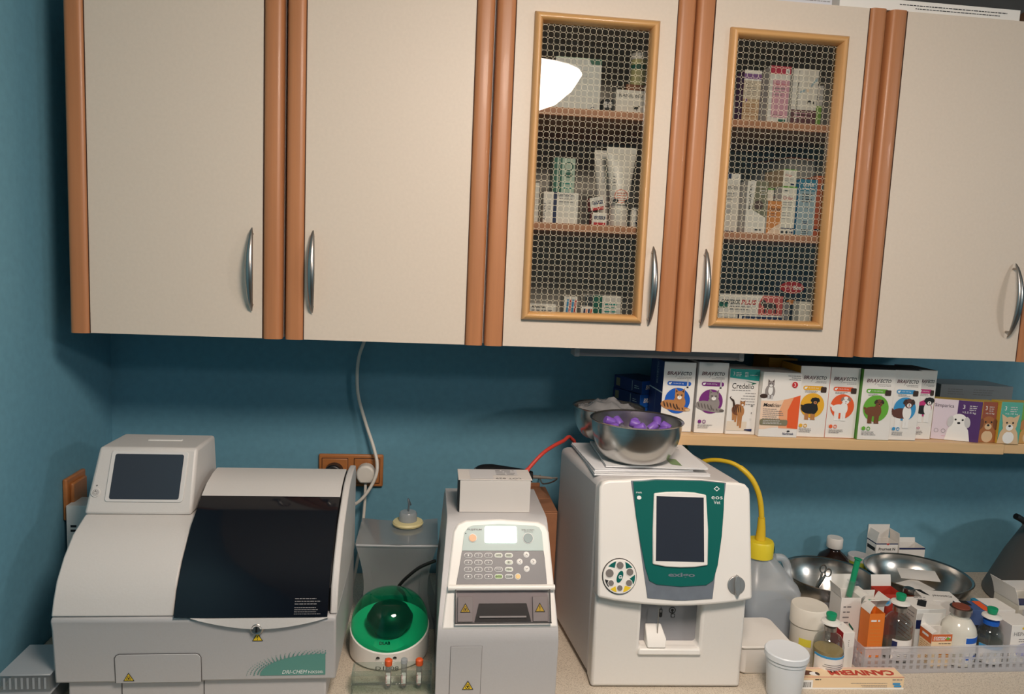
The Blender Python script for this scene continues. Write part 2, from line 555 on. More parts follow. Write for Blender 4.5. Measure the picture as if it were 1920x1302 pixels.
def cabinet(x0, x1, hx, label, glazed=None, seam=0.0015, low=0.0):
    c = thing('wall_cabinet', label, 'cabinet', ((x0 + x1) / 2, 0, CB), 0, 'wall cabinets in a row')
    f = -0.336
    MB().box(x0 + 0.0005, x0 + 0.016, f, 0, CB + 0.002, CT).build('side_panel', INNER, c)
    MB().box(x1 - 0.016, x1 - 0.0005, f, 0, CB + 0.002, CT).build('side_panel', INNER, c)
    MB().box(x0 + 0.016, x1 - 0.016, f, -0.004, CB + 0.002, CB + 0.018).build('bottom_panel', INNER, c)
    MB().box(x0 + 0.016, x1 - 0.016, f, -0.004, CT - 0.016, CT).build('top_panel', INNER, c)
    MB().box(x0 + 0.016, x1 - 0.016, -0.012, -0.004, CB + 0.018, CT - 0.016).build('back_panel', INNER, c)
    for z in (1.779, 2.0105):
        MB().box(x0 + 0.0165, x1 - 0.0165, -0.331, -0.013, z, z + 0.0165).build('shelf', mat('beech_shelf_inside', (190, 132, 96), 0.5), c, bevel=0.001, seg=1)
    # the door
    a, b = x0 + 0.0385, x1 - 0.0385
    zb, zt = CB + low, CT - 0.001
    d = MB()
    if glazed is None:
        d.box(a, b, -0.356, -0.338, zb, zt)
    else:
        g0, g1, h0, h1 = glazed
        d.box(a, g0 + 0.010, -0.356, -0.338, zb, zt); d.box(g1 - 0.010, b, -0.356, -0.338, zb, zt)
        d.box(g0 + 0.010, g1 - 0.010, -0.356, -0.338, zb, h0 + 0.010); d.box(g0 + 0.010, g1 - 0.010, -0.356, -0.338, h1 - 0.010, zt)
    door = d.build('door', CREAM, c, angle=0)
    for p0, p1 in ((x0 + seam, a), (b, x1 - seam)):
        MB().prism(post_profile(p0, p1), 'z', zb - 0.0005, zt).build('post', BEECH, door, angle=50)
        # thin dark shadow joint where the post meets the panel
    for xx in (a, b):
        MB().box(xx - 0.0007, xx + 0.0007, -0.3568, -0.339, zb, zt).build('joint_strip', GASKET, door, angle=0)
    bow_handle(hx, door)
    if glazed is not None:
        g0, g1, h0, h1 = glazed
        # rounded frame: four mitred mouldings
        pr = [(0.0, -0.356), (0.0005, -0.364), (0.004, -0.3695), (0.009, -0.371), (0.0135, -0.3685), (0.0165, -0.362), (0.0172, -0.352), (0.0172, -0.345), (0.011, -0.345), (0.011, -0.356)]
        n = len(pr)
        corner = [((g0, h0), (1, 1)), ((g1, h0), (-1, 1)), ((g1, h1), (-1, -1)), ((g0, h1), (1, -1))]
        for k in range(4):
            vs = []
            for (cx, cz), (sx, sz) in (corner[k], corner[(k + 1) % 4]):
                vs += [(cx + sx * q, y, cz + sz * q) for q, y in pr]
            fs = [list(range(n)), list(range(2 * n - 1, n - 1, -1))] + [(i, (i + 1) % n, (i + 1) % n + n, i + n) for i in range(n)]
            MB().add(vs, fs).build('frame_moulding', BEECHL if k % 2 else wood('light_beech_frame_flat', (206, 158, 100), 0.36, 0.08, 'x'), door, angle=60)
        pb = MB().box(g0 + 0.0115, g1 - 0.0115, -0.350, -0.3465, h0 + 0.0115, h1 - 0.0115)
        pb.m = [1, 1, 0, 1, 1, 1]
        pb.build('glass_pane', [PANE, clear('pane_glass', (240, 241, 240), rough=0.01)], door, angle=0)['label'] = 'clear pane printed with a net of cream octagons'
    return c

W = 0.4
cabinet(0.0, 0.4, 0.3415, 'plain cream wall cabinet with beech posts, end unit beside the teal side wall', seam=0.002)
cabinet(0.402, 0.8, 0.4575, 'plain cream wall cabinet with beech posts above the double socket', seam=0.003)
cabinet(0.8, 1.2, 1.141, 'cream wall cabinet with patterned glass door holding a white squeeze tube', (0.8746, 1.1255, 1.596, 2.199))
cabinet(1.2, 1.603, 1.253, 'cream wall cabinet with patterned glass door holding a pink pill carton', (1.2714, 1.522, 1.596, 2.199))
cabinet(1.608, 2.02, 1.9505, 'plain cream wall cabinet with beech posts, white printed carton on its top', low=0.001)

# things lying on top of the cabinets
o = carton('flat_carton', 'long white flat carton with rows of small print on top of the cabinets', 1.50, -0.352, CT, 0.40, 0.20, 0.022, WPAPER, rz=0.0)
p = face(o)
p.lines(0.13, 0.012, 0.24, 1, 0.004, 0.0018, INK, 0.0).lines(0.165, 0.006, 0.20, 1, 0.004, 0.0016, INK, 0.1)
p.done()
o = carton('paper_stack', 'low white carton edge with fine print beside the long flat carton', 1.36, -0.35, CT, 0.125, 0.2, 0.016, mat('cool_white_card', (214, 214, 220), 0.6))
face(o).lines(0.02, 0.006, 0.1, 1, 0.004, 0.0015, GREYINK, 0).done()
carton('dim_wall_box', 'big dark grey box put on the cabinets in place of the dim wall behind the white carton', 1.30, -0.145, CT, 0.90, 0.14, 0.30, mat('dark_grey_board', (70, 70, 70), 0.8, var=0.08, scale=20))  # made-up box, coloured dark to give the dim wall above the cabinets
g = []
for i in range(9):
    row = []
    for j in range(9):
        a, bb = i / 8, j / 8
        row.append((1.945 + 0.13 * a, -0.33 + 0.14 * bb, CT + 0.006 + 0.055 * math.sin(PI * a) * (0.7 + 0.3 * math.sin(9 * bb + 5 * a)) + 0.006 * math.sin(11 * a + 3 * bb)))
    g.append(row)
o = MB().sheet(g, 0.004).build('leather_pouch', mat('brown_leather', (104, 74, 52), 0.55, var=0.2, scale=25, bump=0.3))
tag(o, 'crumpled brown leather pouch on top of the end cabinet', 'pouch')

# lamp strip under the cabinets
t = thing('under_cabinet_lamp', 'slim grey strip lamp, switched off, screwed under the glazed cabinets', 'lamp', (1.19, -0.29, CB - 0.024))
GM = mat('grey_lamp_metal', (120, 120, 124), 0.4)
MB().box(1.005, 1.372, -0.305, -0.262, CB - 0.018, CB - 0.0005).build('housing', GM, t, bevel=0.003)
MB().lathe([(0.007, 1.01), (0.007, 1.367)], 14, (0, -0.283, CB - 0.018), 'x').build('tube', mat('dull_tube_glass', (150, 150, 152), 0.3), t)
for x in (0.999, 1.366):
    MB().box(x, x + 0.012, -0.308, -0.260, CB - 0.024, CB - 0.0005).build('end_cap', mat('pale_grey_cap', (150, 150, 152), 0.5), t, bevel=0.003)

# ------------------------------------------------------------------ worktop and base units
WZ = 0.90
o = MB().box(RX0, 3.2, -0.70, 0, WZ - 0.04, WZ).build('worktop', speckled('speckled_laminate', (208, 197, 180), (166, 154, 138)), bevel=0.004)
tag(o, 'long beige speckled laminate worktop along the teal wall', 'worktop')
for i in range(4):
    x0 = RX0 + 0.002 + i * 0.817
    c = thing('base_cabinet', 'cream base cabinet with two doors under the worktop', 'cabinet', (x0 + 0.408, -0.33, 0), 0, 'base cabinets under the worktop')
    MB().box(x0, x0 + 0.813, -0.62, -0.002, 0.10, WZ - 0.041).build('body', INNER, c)
    MB().box(x0, x0 + 0.813, -0.56, -0.02, 0.0, 0.10).build('plinth', GASKET, c)
    for k in range(2):
        d = MB().box(x0 + 0.003 + k * 0.408, x0 + 0.404 + k * 0.408, -0.64, -0.6205, 0.105, WZ - 0.045).build('door', CREAM, c, bevel=0.002)
        hx = x0 + (0.36 if k == 0 else 0.453)
        MB().tube([(hx, -0.641, 0.58), (hx, -0.665, 0.62), (hx, -0.668, 0.66), (hx, -0.665, 0.70), (hx, -0.641, 0.74)], 0.005, 8).build('handle', NICKEL, d)

# ------------------------------------------------------------------ box shelf on the wall
TILT = 0.0125
def shelf_z(x): return 1.3415 - TILT * (x - 1.22)
for x0, x1, yf, lab in ((1.14, 2.056, -0.268, 'pale beech wall shelf carrying the row of upright pet medicine cartons'), (2.059, 2.75, -0.255, 'pale beech shelf board continuing past the joint, under the green dog carton')):
    b = MB().box(0, x1 - x0, 0, -yf - 0.001, -0.0245, 0)
    o = b.build('wall_shelf', BEECHX, at=(x0, yf, shelf_z(x0)), rot=(0, TILT, 0), bevel=0.0015)
    tag(o, lab, 'shelf')
    for xx in ((0.25, 0.85) if x0 < 2 else (0.3,)):
        MB().box(xx - 0.012, xx + 0.012, 0.04 if xx > .5 else 0.12, -yf - 0.001, -0.031, -0.0247).build('bracket', GM, o, local=True)

# ================================================================== the analysers
def slab(mb, O, U, V, pts, a, b, mi=0):
    """plate in the plane (O, U, V) from offset a to b along its outward normal U x V"""
    O, U, V = Vector(O), Vector(U).normalized(), Vector(V).normalized()
    N = U.cross(V)
    n = len(pts)
    vs = [O + U * p[0] + V * p[1] + N * a for p in pts] + [O + U * p[0] + V * p[1] + N * b for p in pts]
    fs = [list(range(n))[::-1], list(range(n, 2 * n))] + [(i, (i + 1) % n, (i + 1) % n + n, i + n) for i in range(n)]
    return mb.add(vs, fs, mi)

def warning_sign(parent, O, U, V, s, kind, name='warning_sticker'):
    """yellow triangle with black border; kind '!' or 'bio'"""
    p = Print(parent, O, U, V, name)
    h = s * 0.87
    p.poly([(-s / 2, 0), (s / 2, 0), (0, h)], INK)
    p.poly([(-s * 0.40, s * 0.07), (s * 0.40, s * 0.07), (0, h - s * 0.13)], YELLOW)
    if kind == '!':
        p.poly([(-s * .045, s * .58), (s * .045, s * .58), (s * .025, s * .28), (-s * .025, s * .28)], INK)
        p.ell(0, s * .18, s * .045, s * .045, INK, n=10)
    else:
        for a in (90, 210, 330):
            q = math.radians(a)
            p.ring(s * .13 * math.cos(q), s * .3 + s * .13 * math.sin(q), s * .12, s * .045, INK, 12)
        p.ell(0, s * .3, s * .04, s * .04, INK, n=8)
    return p.done()

# ------------------------------------------------------------------ large dry chemistry analyser
t = thing('chemistry_analyser', 'big grey tabletop chemistry analyser with screen head and dark curved cover', 'analyser', (0.30, -0.42, WZ))
TEALP = mat('teal_print', (92, 148, 138), 0.5)
MB().box(0.078, 0.522, -0.562, -0.28, WZ, 0.947).build('base', GREYPL2, t, bevel=0.003)
for x in (0.168, 0.308):
    MB().box(x - 0.0006, x + 0.0006, -0.5626, -0.561, WZ + 0.001, 0.946).build('base_seam', INK, t, angle=0)
MB().prism([(-0.571, 0.947), (-0.579, 1.050), (-0.582, 1.066), (-0.578, 1.072), (-0.27, 1.072), (-0.27, 0.947)], 'x', 0.060, 0.540).build('lower_housing', GREYPL2, t, bevel=0.004)
LS = [(-0.579, 1.0725), (-0.570, 1.10), (-0.557, 1.128), (-0.530, 1.160), (-0.495, 1.188), (-0.447, 1.207), (-0.27, 1.207), (-0.27, 1.0725)]
MB().prism(LS, 'x', 0.060, 0.262).build('sloping_panel', GREYPL, t, bevel=0.003)
CP = [(-0.586, 1.0735), (-0.567, 1.118), (-0.537, 1.158), (-0.487, 1.205), (-0.425, 1.240)]
CQ = [(-0.425, 1.240), (-0.391, 1.255), (-0.352, 1.263), (-0.318, 1.265)]
SP = [(-0.575, 1.0725)] + [(y + 0.004, z + 0.001) for y, z in CP[1:]] + CQ[1:] + [(-0.275, 1.262), (-0.27, 1.25), (-0.27, 1.0725)]
MB().prism(SP, 'x', 0.528, 0.541).build('side_rail', GREYPL, t, bevel=0.003)
MB().prism([(y + 0.012, z - 0.008) for y, z in SP[:-3]] + [(-0.275, 1.25), (-0.275, 1.075)], 'x', 0.2625, 0.5278).build('inner_chassis', BLACK, t, angle=0)
COVER = mat('smoked_cover', (14, 16, 24), 0.06, coat=0.0, spec=0.5)
MB().sheet([[(0.2645, y, z) for y, z in CP], [(0.35, y, z) for y, z in CP], [(0.44, y, z) for y, z in CP], [(0.5255, y, z) for y, z in CP]], -0.003).build('smoked_cover', COVER, t)['label'] = 'dark smoked glossy cover'
MB().sheet([[(0.2645, y, z) for y, z in CQ], [(0.40, y, z) for y, z in CQ], [(0.5255, y, z) for y, z in CQ]], -0.004).build('cover_top', GREYPL, t)
# head with the screen
HB = [(0.057, -0.445), (0.252, -0.445), (0.254, -0.275), (0.060, -0.275)]
HT = [(0.066, -0.392), (0.2475, -0.392), (0.2495, -0.280), (0.069, -0.280)]
MB().hull8([(x, y, 1.2075) for x, y in HB], [(x, y, 1.324) for x, y in HT]).build('screen_head', GREYPL, t, bevel=0.006, seg=3)
HO, HU, HV = Vector((0.155, -0.445, 1.2075)), Vector((1, 0, 0)), Vector((0, 0.053, 0.1165))
L = FRAME[t].inverted()
b = MB(); slab(b, HO, HU, HV, rrect(-0.064, 0.024, 0.078, 0.121, 0.006), -0.001, 0.0022)
b.build('screen_bezel', mat('pale_bezel', (214, 211, 208), 0.4), t, bevel=0.001)
b = MB(); slab(b, HO, HU, HV, rrect(-0.056, 0.029, 0.070, 0.115, 0.004), 0.001, 0.0028)
b.build('screen', DARKGL, t, angle=0)['label'] = 'dark grey screen, switched off'
b = MB(); slab(b, HO, HU, HV, [(0.0085 * math.cos(a * PI / 10) - 0.082, 0.0085 * math.sin(a * PI / 10) + 0.041) for a in range(20)], -0.001, 0.0016)
o = b.build('power_button', GREYPL, t, bevel=0.0006)
p = Print(t, L @ HO, HU, HV, 'power_mark', 0.0019)
p.ring(-0.082, 0.041, 0.0055, 0.0007, GREYINK).ring(-0.082, 0.041, 0.0032, 0.0006, INK).rect(-0.0824, 0.042, -0.0816, 0.0455, INK).ell(-0.081, 0.0545, 0.0011, 0.0011, INK, n=10)
p.done()
MB().box(0.135, 0.20, -0.336, -0.326, 1.3225, 1.3252).build('grip_slot', mat('bright_grey_plastic', (232, 230, 226), 0.4), t, bevel=0.001)
# drawer, lock, stickers and print on the lower front
FO, FU, FV = Vector((0.06, -0.5713, 0.947)), Vector((1, 0, 0)), Vector((0, -0.008, 0.103))
b = MB(); slab(b, FO, FU, FV, [(0.102, 0.0)] + [(0.102, 0.048), (0.105, 0.053), (0.110, 0.055), (0.238, 0.055), (0.243, 0.053), (0.246, 0.048)] + [(0.246, 0.0)], -0.001, 0.0012)
d = b.build('drawer_front', GREYPL2, t, bevel=0.0006)
p = Print(t, L @ FO, FU, FV, 'drawer_joint', 0.0004)
p.poly([(0.1005, 0.0), (0.1005, 0.0485), (0.104, 0.0545), (0.110, 0.0567), (0.238, 0.0567), (0.244, 0.0545), (0.2475, 0.0485), (0.2475, 0.0)], mat('seam_grey', (92, 90, 90), 0.7)); p.done()
warning_sign(t, L @ (FO + FU * 0.124 + FV.normalized() * 0.004 + Vector((0, -0.0014, 0))), FU, FV, 0.019, 'bio')
warning_sign(t, L @ (FO + FU * 0.344 + FV.normalized() * 0.078), FU, FV, 0.019, '!')
b = MB().lathe([(0.0115, 0.0), (0.0115, 0.004), (0.009, 0.0065), (0.006, 0.0055), (0.006, 0.007), (0.0, 0.007)], 24)
b.v = [(0.404 + x, -0.580 - z, 1.051 + y) for x, y, z in b.v]
lk = b.build('lock', NICKEL, t)
MB().box(0.4025, 0.4055, -0.5878, -0.5865, 1.046, 1.056).build('keyhole', BLACK, lk, angle=0)
g = []
for j in range(2):
    g.append([(0.292 + 0.235 * i / 16, -0.5835 - 0.0015 * j, 1.071 - (0.019 * math.sin(PI * i / 16) + 0.0005) * j) for i in range(17)])
MB().sheet(g, 0.0015).build('finger_lip', GREYPL, t)
p = Print(t, L @ FO, FU, FV, 'model_print', 0.0006)
pts = [(0.462, 0.010)]
for i in range(11):
    a = PI / 2 * i / 10
    pts.append((0.462 - 0.115 * math.sin(a), 0.010 + 0.042 * math.cos(a)))
p.poly(pts, TEALP)
for i in range(22):                                # halftone fringe along the curve
    for k in range(4):
        a = PI / 2 * (i + 0.5 * (k % 2)) / 22
        r = 1.03 + 0.055 * k
        p.ell(0.462 - 0.115 * r * math.sin(a), 0.010 + 0.042 * r * math.cos(a), 0.0016 - 0.0003 * k, 0.0016 - 0.0003 * k, TEALP, n=6); p.off -= 0.00007
p.off += 0.0001
p.text('DRI-CHEM', 0.386, 0.013, 0.0075, PALEINK, w=0.042, slant=0.25).text('NX500i', 0.432, 0.013, 0.0055, PALEINK, w=0.026)
p.done('teal halftone corner with pale lettering')
CO, CU, CV = Vector((0.2645, CP[0][0], CP[0][1])), Vector((1, 0, 0)), Vector((0, CP[1][0] - CP[0][0], CP[1][1] - CP[0][1]))
p = Print(t, L @ CO, CU, CV, 'cover_print', 0.0006)
p.lines(0.203, 0.030, 0.046, 3, 0.0045, 0.0013, GREYINK, 0.2).lines(0.203, 0.015, 0.046, 4, 0.0035, 0.0010, GREYINK, 0.2)
p.done()

# ------------------------------------------------------------------ small electrolyte / chemistry analyser
t = thing('compact_analyser', 'compact pale grey analyser with keypad, glowing display and clear flap', 'analyser', (0.831, -0.43, WZ))
prof = [(-0.586, WZ), (-0.592, 1.025), (-0.588, 1.046), (-0.580, 1.056), (-0.487, 1.212), (-0.476, 1.219), (-0.46, 1.2205), (-0.29, 1.2175), (-0.27, 1.20), (-0.262, 1.05), (-0.262, WZ)]
n = len(prof)
b = MB()
secs = [(-0.108, 0.010), (-0.112, 0.0), (0.112, 0.0), (0.108, 0.010)]
vs = []
for sx, ins in secs:
    for y, z in prof:
        k = 1.0 - 0.13 * max(0, (z - 1.02) / 0.2) ** 1.3
        vs.append((0.831 + sx * k, y + (ins if y < -0.4 else -ins), z - (ins * 0.6 if z > 1.1 else 0)))
fs = [list(range(n)), list(range(4 * n - 1, 3 * n - 1, -1))]
for s_ in range(3):
    fs += [(s_ * n + i, s_ * n + (i + 1) % n, (s_ + 1) * n + (i + 1) % n, (s_ + 1) * n + i) for i in range(n)]
b.add(vs, fs).build('housing', GREYPL2, t, bevel=0.009, seg=3, angle=50)
PO, PU, PV = Vector((0.836, -0.5815, 1.0515)), Vector((1, 0, 0)), Vector((0, 0.0945, 0.160))
L = FRAME[t].inverted()
# raised bezel ring, open in the middle
outer = [(-0.108, -0.006), (0.104, -0.004), (0.101, 0.06), (0.094, 0.168), (0.088, 0.181), (0.074, 0.188), (0.0, 0.193), (-0.066, 0.190), (-0.082, 0.183), (-0.090, 0.168), (-0.101, 0.06)]
b = MB(); slab(b, PO, PU, PV, outer, -0.006, 0.004)
b.build('bezel', WHITEPL, t, bevel=0.0035, seg=3)
PT = mat('pale_teal_panel', (178, 196, 192), 0.4); PG = mat('dark_grey_panel', (122, 120, 122), 0.4)
key = [(-0.083, 0.072), (0.087, 0.072), (0.084, 0.120), (0.0825, 0.132), (-0.073, 0.132), (-0.078, 0.10)]
b = MB(); slab(b, PO, PU, PV, key, 0.003, 0.0052); kp = b.build('keypad', PG, t, bevel=0.0004)
disp = [(-0.073, 0.1325), (0.0825, 0.1325), (0.080, 0.168), (0.075, 0.177), (0.066, 0.180), (0.0, 0.183), (-0.052, 0.180), (-0.062, 0.176), (-0.069, 0.166)]
b = MB(); slab(b, PO, PU, PV, disp, 0.003, 0.0052); b.build('display_panel', PT, t, bevel=0.0004)
b = MB(); slab(b, PO, PU, PV, rrect(-0.030, 0.147, 0.031, 0.178, 0.003), 0.004, 0.0062)
b.build('lit_display', mat('lit_display', (248, 250, 250), 0.3, emit=1.6), t, angle=0)['label'] = 'glowing white display'
def pbutton(u, v, ru, rv, m, rim, h=0.0075, n=16, name='button'):
    b = MB(); slab(b, PO, PU, PV, [(u + (ru + 0.0014) * math.cos(2 * PI * i / n), v + (rv + 0.0014) * math.sin(2 * PI * i / n)) for i in range(n)], 0.004, h - 0.0011, 1)
    slab(b, PO, PU, PV, [(u + ru * math.cos(2 * PI * i / n), v + rv * math.sin(2 * PI * i / n)) for i in range(n)], 0.004, h)
    return b.build(name, [m, rim], t, bevel=0.0005)
RIM = mat('pale_rim', (226, 226, 224), 0.4)
pbutton(-0.053, 0.156, 0.007, 0.007, mat('amber_button', (232, 176, 130), 0.4), RIM)
pbutton(0.053, 0.156, 0.009, 0.009, mat('teal_button', (130, 150, 150), 0.4), RIM)
def pill(u, v, m, rim, txt):
    b = MB(); slab(b, PO, PU, PV, rrect(u - 0.0078, v - 0.0044, u + 0.0078, v + 0.0044, 0.0042, 3), 0.004, 0.0062, 1)
    slab(b, PO, PU, PV, rrect(u - 0.0068, v - 0.0034, u + 0.0068, v + 0.0034, 0.0033, 3), 0.004, 0.0068)
    b.build('key', [m, rim], t, angle=0)
    q.text(txt, u - 0.0012 * len(txt), v - 0.0016, 0.0032, INK if m is not PG else PALEINK, w=0.0024 * len(txt))
q = Print(t, L @ PO, PU, PV, 'key_legends', 0.0070)
PALEK = mat('pale_green_key', (206, 212, 196), 0.4)
for r_, row in enumerate(('123', '456', '789', '-0.')):
    for c_, ch in enumerate(row):
        pill(-0.061 + 0.019 * c_, 0.124 - 0.0128 * r_, PG, RIM, ch)
for u, v, m_, tx in ((-0.004, 0.124, PALEK, 'MODE'), (0.0155, 0.124, PALEK, 'FEED'), (0.0155, 0.1112, PALEK, 'ID'), (-0.004, 0.0984, PG, 'TEST'), (0.0155, 0.0984, PALEK, 'MENU'),
                     (-0.004, 0.0856, mat('green_key', (166, 196, 128), 0.4), 'ENTER'), (0.0155, 0.0856, mat('grey_key', (176, 180, 176), 0.4), 'CLEAR')):
    pill(u, v, m_, RIM, tx)
pbutton(0.032, 0.0856, 0.0045, 0.0045, mat('yellow_button', (232, 196, 128), 0.4), RIM, 0.0068)
for u, v, a in ((0.049, 0.1255, 90), (0.049, 0.0995, 270), (0.036, 0.1125, 180), (0.062, 0.1125, 0)):
    pbutton(u, v, 0.0044, 0.0044, WHITEPL, RIM, 0.0068, name='arrow_key')
    c_, s_ = math.cos(math.radians(a)), math.sin(math.radians(a))
    for sg in (-1, 1):
        q.poly([(u + 0.0014 * c_, v + 0.0014 * s_), (u - 0.0014 * c_ - sg * 0.0022 * s_, v - 0.0014 * s_ + sg * 0.0022 * c_), (u - 0.0022 * c_ - sg * 0.0022 * s_, v - 0.0022 * s_ + sg * 0.0022 * c_), (u + 0.0004 * c_, v + 0.0004 * s_)][::-1 if sg > 0 else 1], INK)
q.done()
q = Print(t, L @ PO, PU, PV, 'brand_lettering', 0.0058)
q.text('FUJIFILM', -0.063, 0.1695, 0.0042, GREYINK, w=0.027, bold=0.02).poly([(-0.067, 0.163), (-0.0645, 0.1645), (-0.067, 0.166)], INK)
q.done()
q = Print(t, L @ PO, PU, PV, 'model_lettering', 0.0058)
q.text('DRI-CHEM', 0.041, 0.170, 0.0034, GREYINK, w=0.024).lines(0.045, 0.1675, 0.018, 1, 0.002, 0.0008, GREYINK, 0)
q.done()
# the sample bay with its clear flap
bay = MB(); slab(bay, PO, PU, PV, [(-0.083, 0.004), (0.090, 0.004), (0.087, 0.066), (-0.081, 0.066)], 0.0035, 0.0048)
bay.build('sample_bay', mat('mauve_grey', (172, 165, 167), 0.5), t, angle=0)
for x0, x1 in ((-0.080, -0.052), (0.058, 0.086)):
    b = MB(); slab(b, PO, PU, PV, [(x0, 0.006), (x1, 0.006), (x1, 0.050), (x0, 0.050)], 0.0045, 0.011)
    b.build('bay_cheek', mat('pale_mauve_grey', (176, 170, 170), 0.5), t, bevel=0.001)
b = MB(); slab(b, PO, PU, PV, [(-0.049, 0.006), (0.055, 0.006), (0.047, 0.038), (-0.041, 0.038)], 0.0045, 0.0062)
b.build('sample_slot', BLACK, t, angle=0)
b = MB(); slab(b, PO, PU, PV, [(-0.040, 0.013), (0.046, 0.013), (0.046, 0.016), (-0.040, 0.016)], 0.0058, 0.0095)
b.build('slot_bar', GREYPL2, t)
b = MB(); slab(b, PO, PU, PV, [(-0.084, 0.003), (0.091, 0.003), (0.088, 0.062), (-0.082, 0.062)], 0.013, 0.0145)
fl = b.build('clear_flap', clear('smoky_flap', (238, 236, 236)), t, angle=0)
b = MB()
for x0, x1, v0, v1 in ((-0.085, 0.0915, 0.0022, 0.0046), (-0.085, -0.083, 0.003, 0.062), (0.089, 0.091, 0.003, 0.062)):
    bb = MB(); slab(bb, PO, PU, PV, [(x0, v0), (x1, v0), (x1, v1), (x0, v1)], 0.0125, 0.015); bb.build('flap_edge', BLACK, fl, angle=0)
b = MB().tube([PO + PU * -0.098 + PV.normalized() * 0.0645 + Vector((0, -0.009, 0.006)), PO + PU * 0.1 + PV.normalized() * 0.0645 + Vector((0, -0.009, 0.006))], 0.0055, 14)
b.build('hinge_bar', WHITEPL, t)
warning_sign(t, L @ (PO + PU * -0.066 + PV.normalized() * 0.022 + Vector((0, -0.0098, 0.0058))), PU, PV, 0.019, 'bio')
warning_sign(t, L @ (PO + PU * 0.071 + PV.normalized() * 0.022 + Vector((0, -0.0098, 0.0058))), PU, PV, 0.019, '!')
b = MB(); slab(b, (0.722, -0.5865, WZ), (1, 0, 0), (0, -0.006, 0.125), [(0.024, 0.002), (0.080, 0.002), (0.080, 0.118), (0.024, 0.118)], -0.001, 0.0008)
b.build('access_panel', GREYPL2, t, bevel=0.0005)
p = Print(t, L @ Vector((0.722, -0.5865, WZ)), (1, 0, 0), (0, -0.006, 0.125), 'panel_joint', 0.0003)
p.rect(0.0234, 0.0015, 0.0806, 0.1187, mat('seam_grey', (92, 90, 90), 0.7)); p.done()
warning_sign(t, L @ Vector((0.779, -0.5895, 0.933)), (1, 0, 0), (0, -0.006, 0.125), 0.021, 'bio')

# ------------------------------------------------------------------ haematology analyser
t = thing('haematology_analyser', 'white blood cell counter with green front panel and round sample wheel', 'analyser', (1.169, -0.5425, WZ), -0.037)
b = MB()
lev = [(0.004, 0.03, 0.0), (0.18, 0.03, 0.0), (0.400, 0.048, 0.002)]
vs = []
for z, yf, ins in lev:
    vs += [(-0.149 + ins, yf, z), (0.147 - ins, yf, z), (0.112 - ins, 0.31, z), (-0.189 + ins, 0.31, z)]
fs = [(3, 2, 1, 0), (8, 9, 10, 11)]
for k in (0, 4):
    fs += [(k, k + 1, k + 5, k + 4), (k + 1, k + 2, k + 6, k + 5), (k + 2, k + 3, k + 7, k + 6), (k + 3, k, k + 4, k + 7)]
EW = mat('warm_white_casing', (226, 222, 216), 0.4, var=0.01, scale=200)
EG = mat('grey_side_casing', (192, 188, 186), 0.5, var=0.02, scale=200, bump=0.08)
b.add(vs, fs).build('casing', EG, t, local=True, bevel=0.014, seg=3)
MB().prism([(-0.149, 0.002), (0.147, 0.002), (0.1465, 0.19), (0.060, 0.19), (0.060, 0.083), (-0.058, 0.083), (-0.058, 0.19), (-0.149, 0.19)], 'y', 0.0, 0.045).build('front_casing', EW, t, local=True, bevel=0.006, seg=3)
for x in (-0.13, 0.128):
    MB().lathe([(0.012, 0), (0.012, 0.006)], 14, (x, 0.04, 0)).build('foot', BLACK, t, local=True)
    MB().lathe([(0.012, 0), (0.012, 0.006)], 14, (x * 0.85 - 0.03, 0.28, 0)).build('foot', BLACK, t, local=True)
O2, U2, V2 = Vector((0, -0.02, 0.18)), Vector((1, 0, 0)), Vector((0, 0.05, 0.223))
V2n = V2.normalized()
out = [(-0.149, 0.012)] + [(-0.149 + 0.3 * i / 10, 0.010 - 0.013 * math.sin(PI * i / 10)) for i in range(1, 10)] + [(0.151, 0.012), (0.148, 0.21)]
out += [(0.146, 0.220), (0.138, 0.2285), (0.126, 0.231)] + [(0.10 - 0.2 * i / 8, 0.232 + 0.006 * math.sin(PI * i / 8)) for i in range(9)] + [(-0.13, 0.2305), (-0.142, 0.227), (-0.148, 0.216)]
b = MB(); slab(b, O2, U2, V2, out, -0.040, 0.0)
cv = b.build('front_cover', WHITEPL, t, local=True, bevel=0.005, seg=3)
SIL = mat('silver_plastic', (158, 160, 168), 0.28, 0.6, var=0.05, scale=60)
EGR = mat('dark_green_panel', (8, 96, 88), 0.35)
sil = [(-0.088, 0.2305), (-0.054, 0.012), (0.0, 0.008), (0.018, 0.008), (0.072, 0.012), (0.099, 0.2305), (0.05, 0.2345), (-0.04, 0.2345)]
b = MB(); slab(b, O2, U2, V2, sil, -0.003, 0.0016); b.build('silver_surround', SIL, cv, local=True, bevel=0.0006)
grn = [(-0.084, 0.2295), (-0.078, 0.165), (-0.070, 0.12), (-0.059, 0.068), (-0.051, 0.044), (-0.037, 0.037), (0.01, 0.0335), (0.059, 0.037), (0.073, 0.046), (0.082, 0.075), (0.090, 0.13), (0.094, 0.18), (0.0955, 0.2295), (0.05, 0.233), (-0.04, 0.233)]
b = MB(); slab(b, O2, U2, V2, grn, 0.0, 0.0036); b.build('green_panel', EGR, cv, local=True, bevel=0.0012)
bz = [(-0.046, 0.14), (-0.044, 0.208), (-0.02, 0.211), (0.007, 0.212), (0.035, 0.211), (0.058, 0.207), (0.062, 0.14), (0.061, 0.075), (0.035, 0.071), (0.008, 0.070), (-0.02, 0.071), (-0.0455, 0.0755)]
b = MB(); slab(b, O2, U2, V2, bz, 0.002, 0.0075); b.build('screen_bezel', WHITEPL, cv, local=True, bevel=0.002)
b = MB(); slab(b, O2, U2, V2, [(-0.040, 0.082), (0.0535, 0.081), (0.0525, 0.202), (-0.0395, 0.203)], 0.005, 0.0080); b.build('screen', DARKGL, cv, local=True, angle=0)
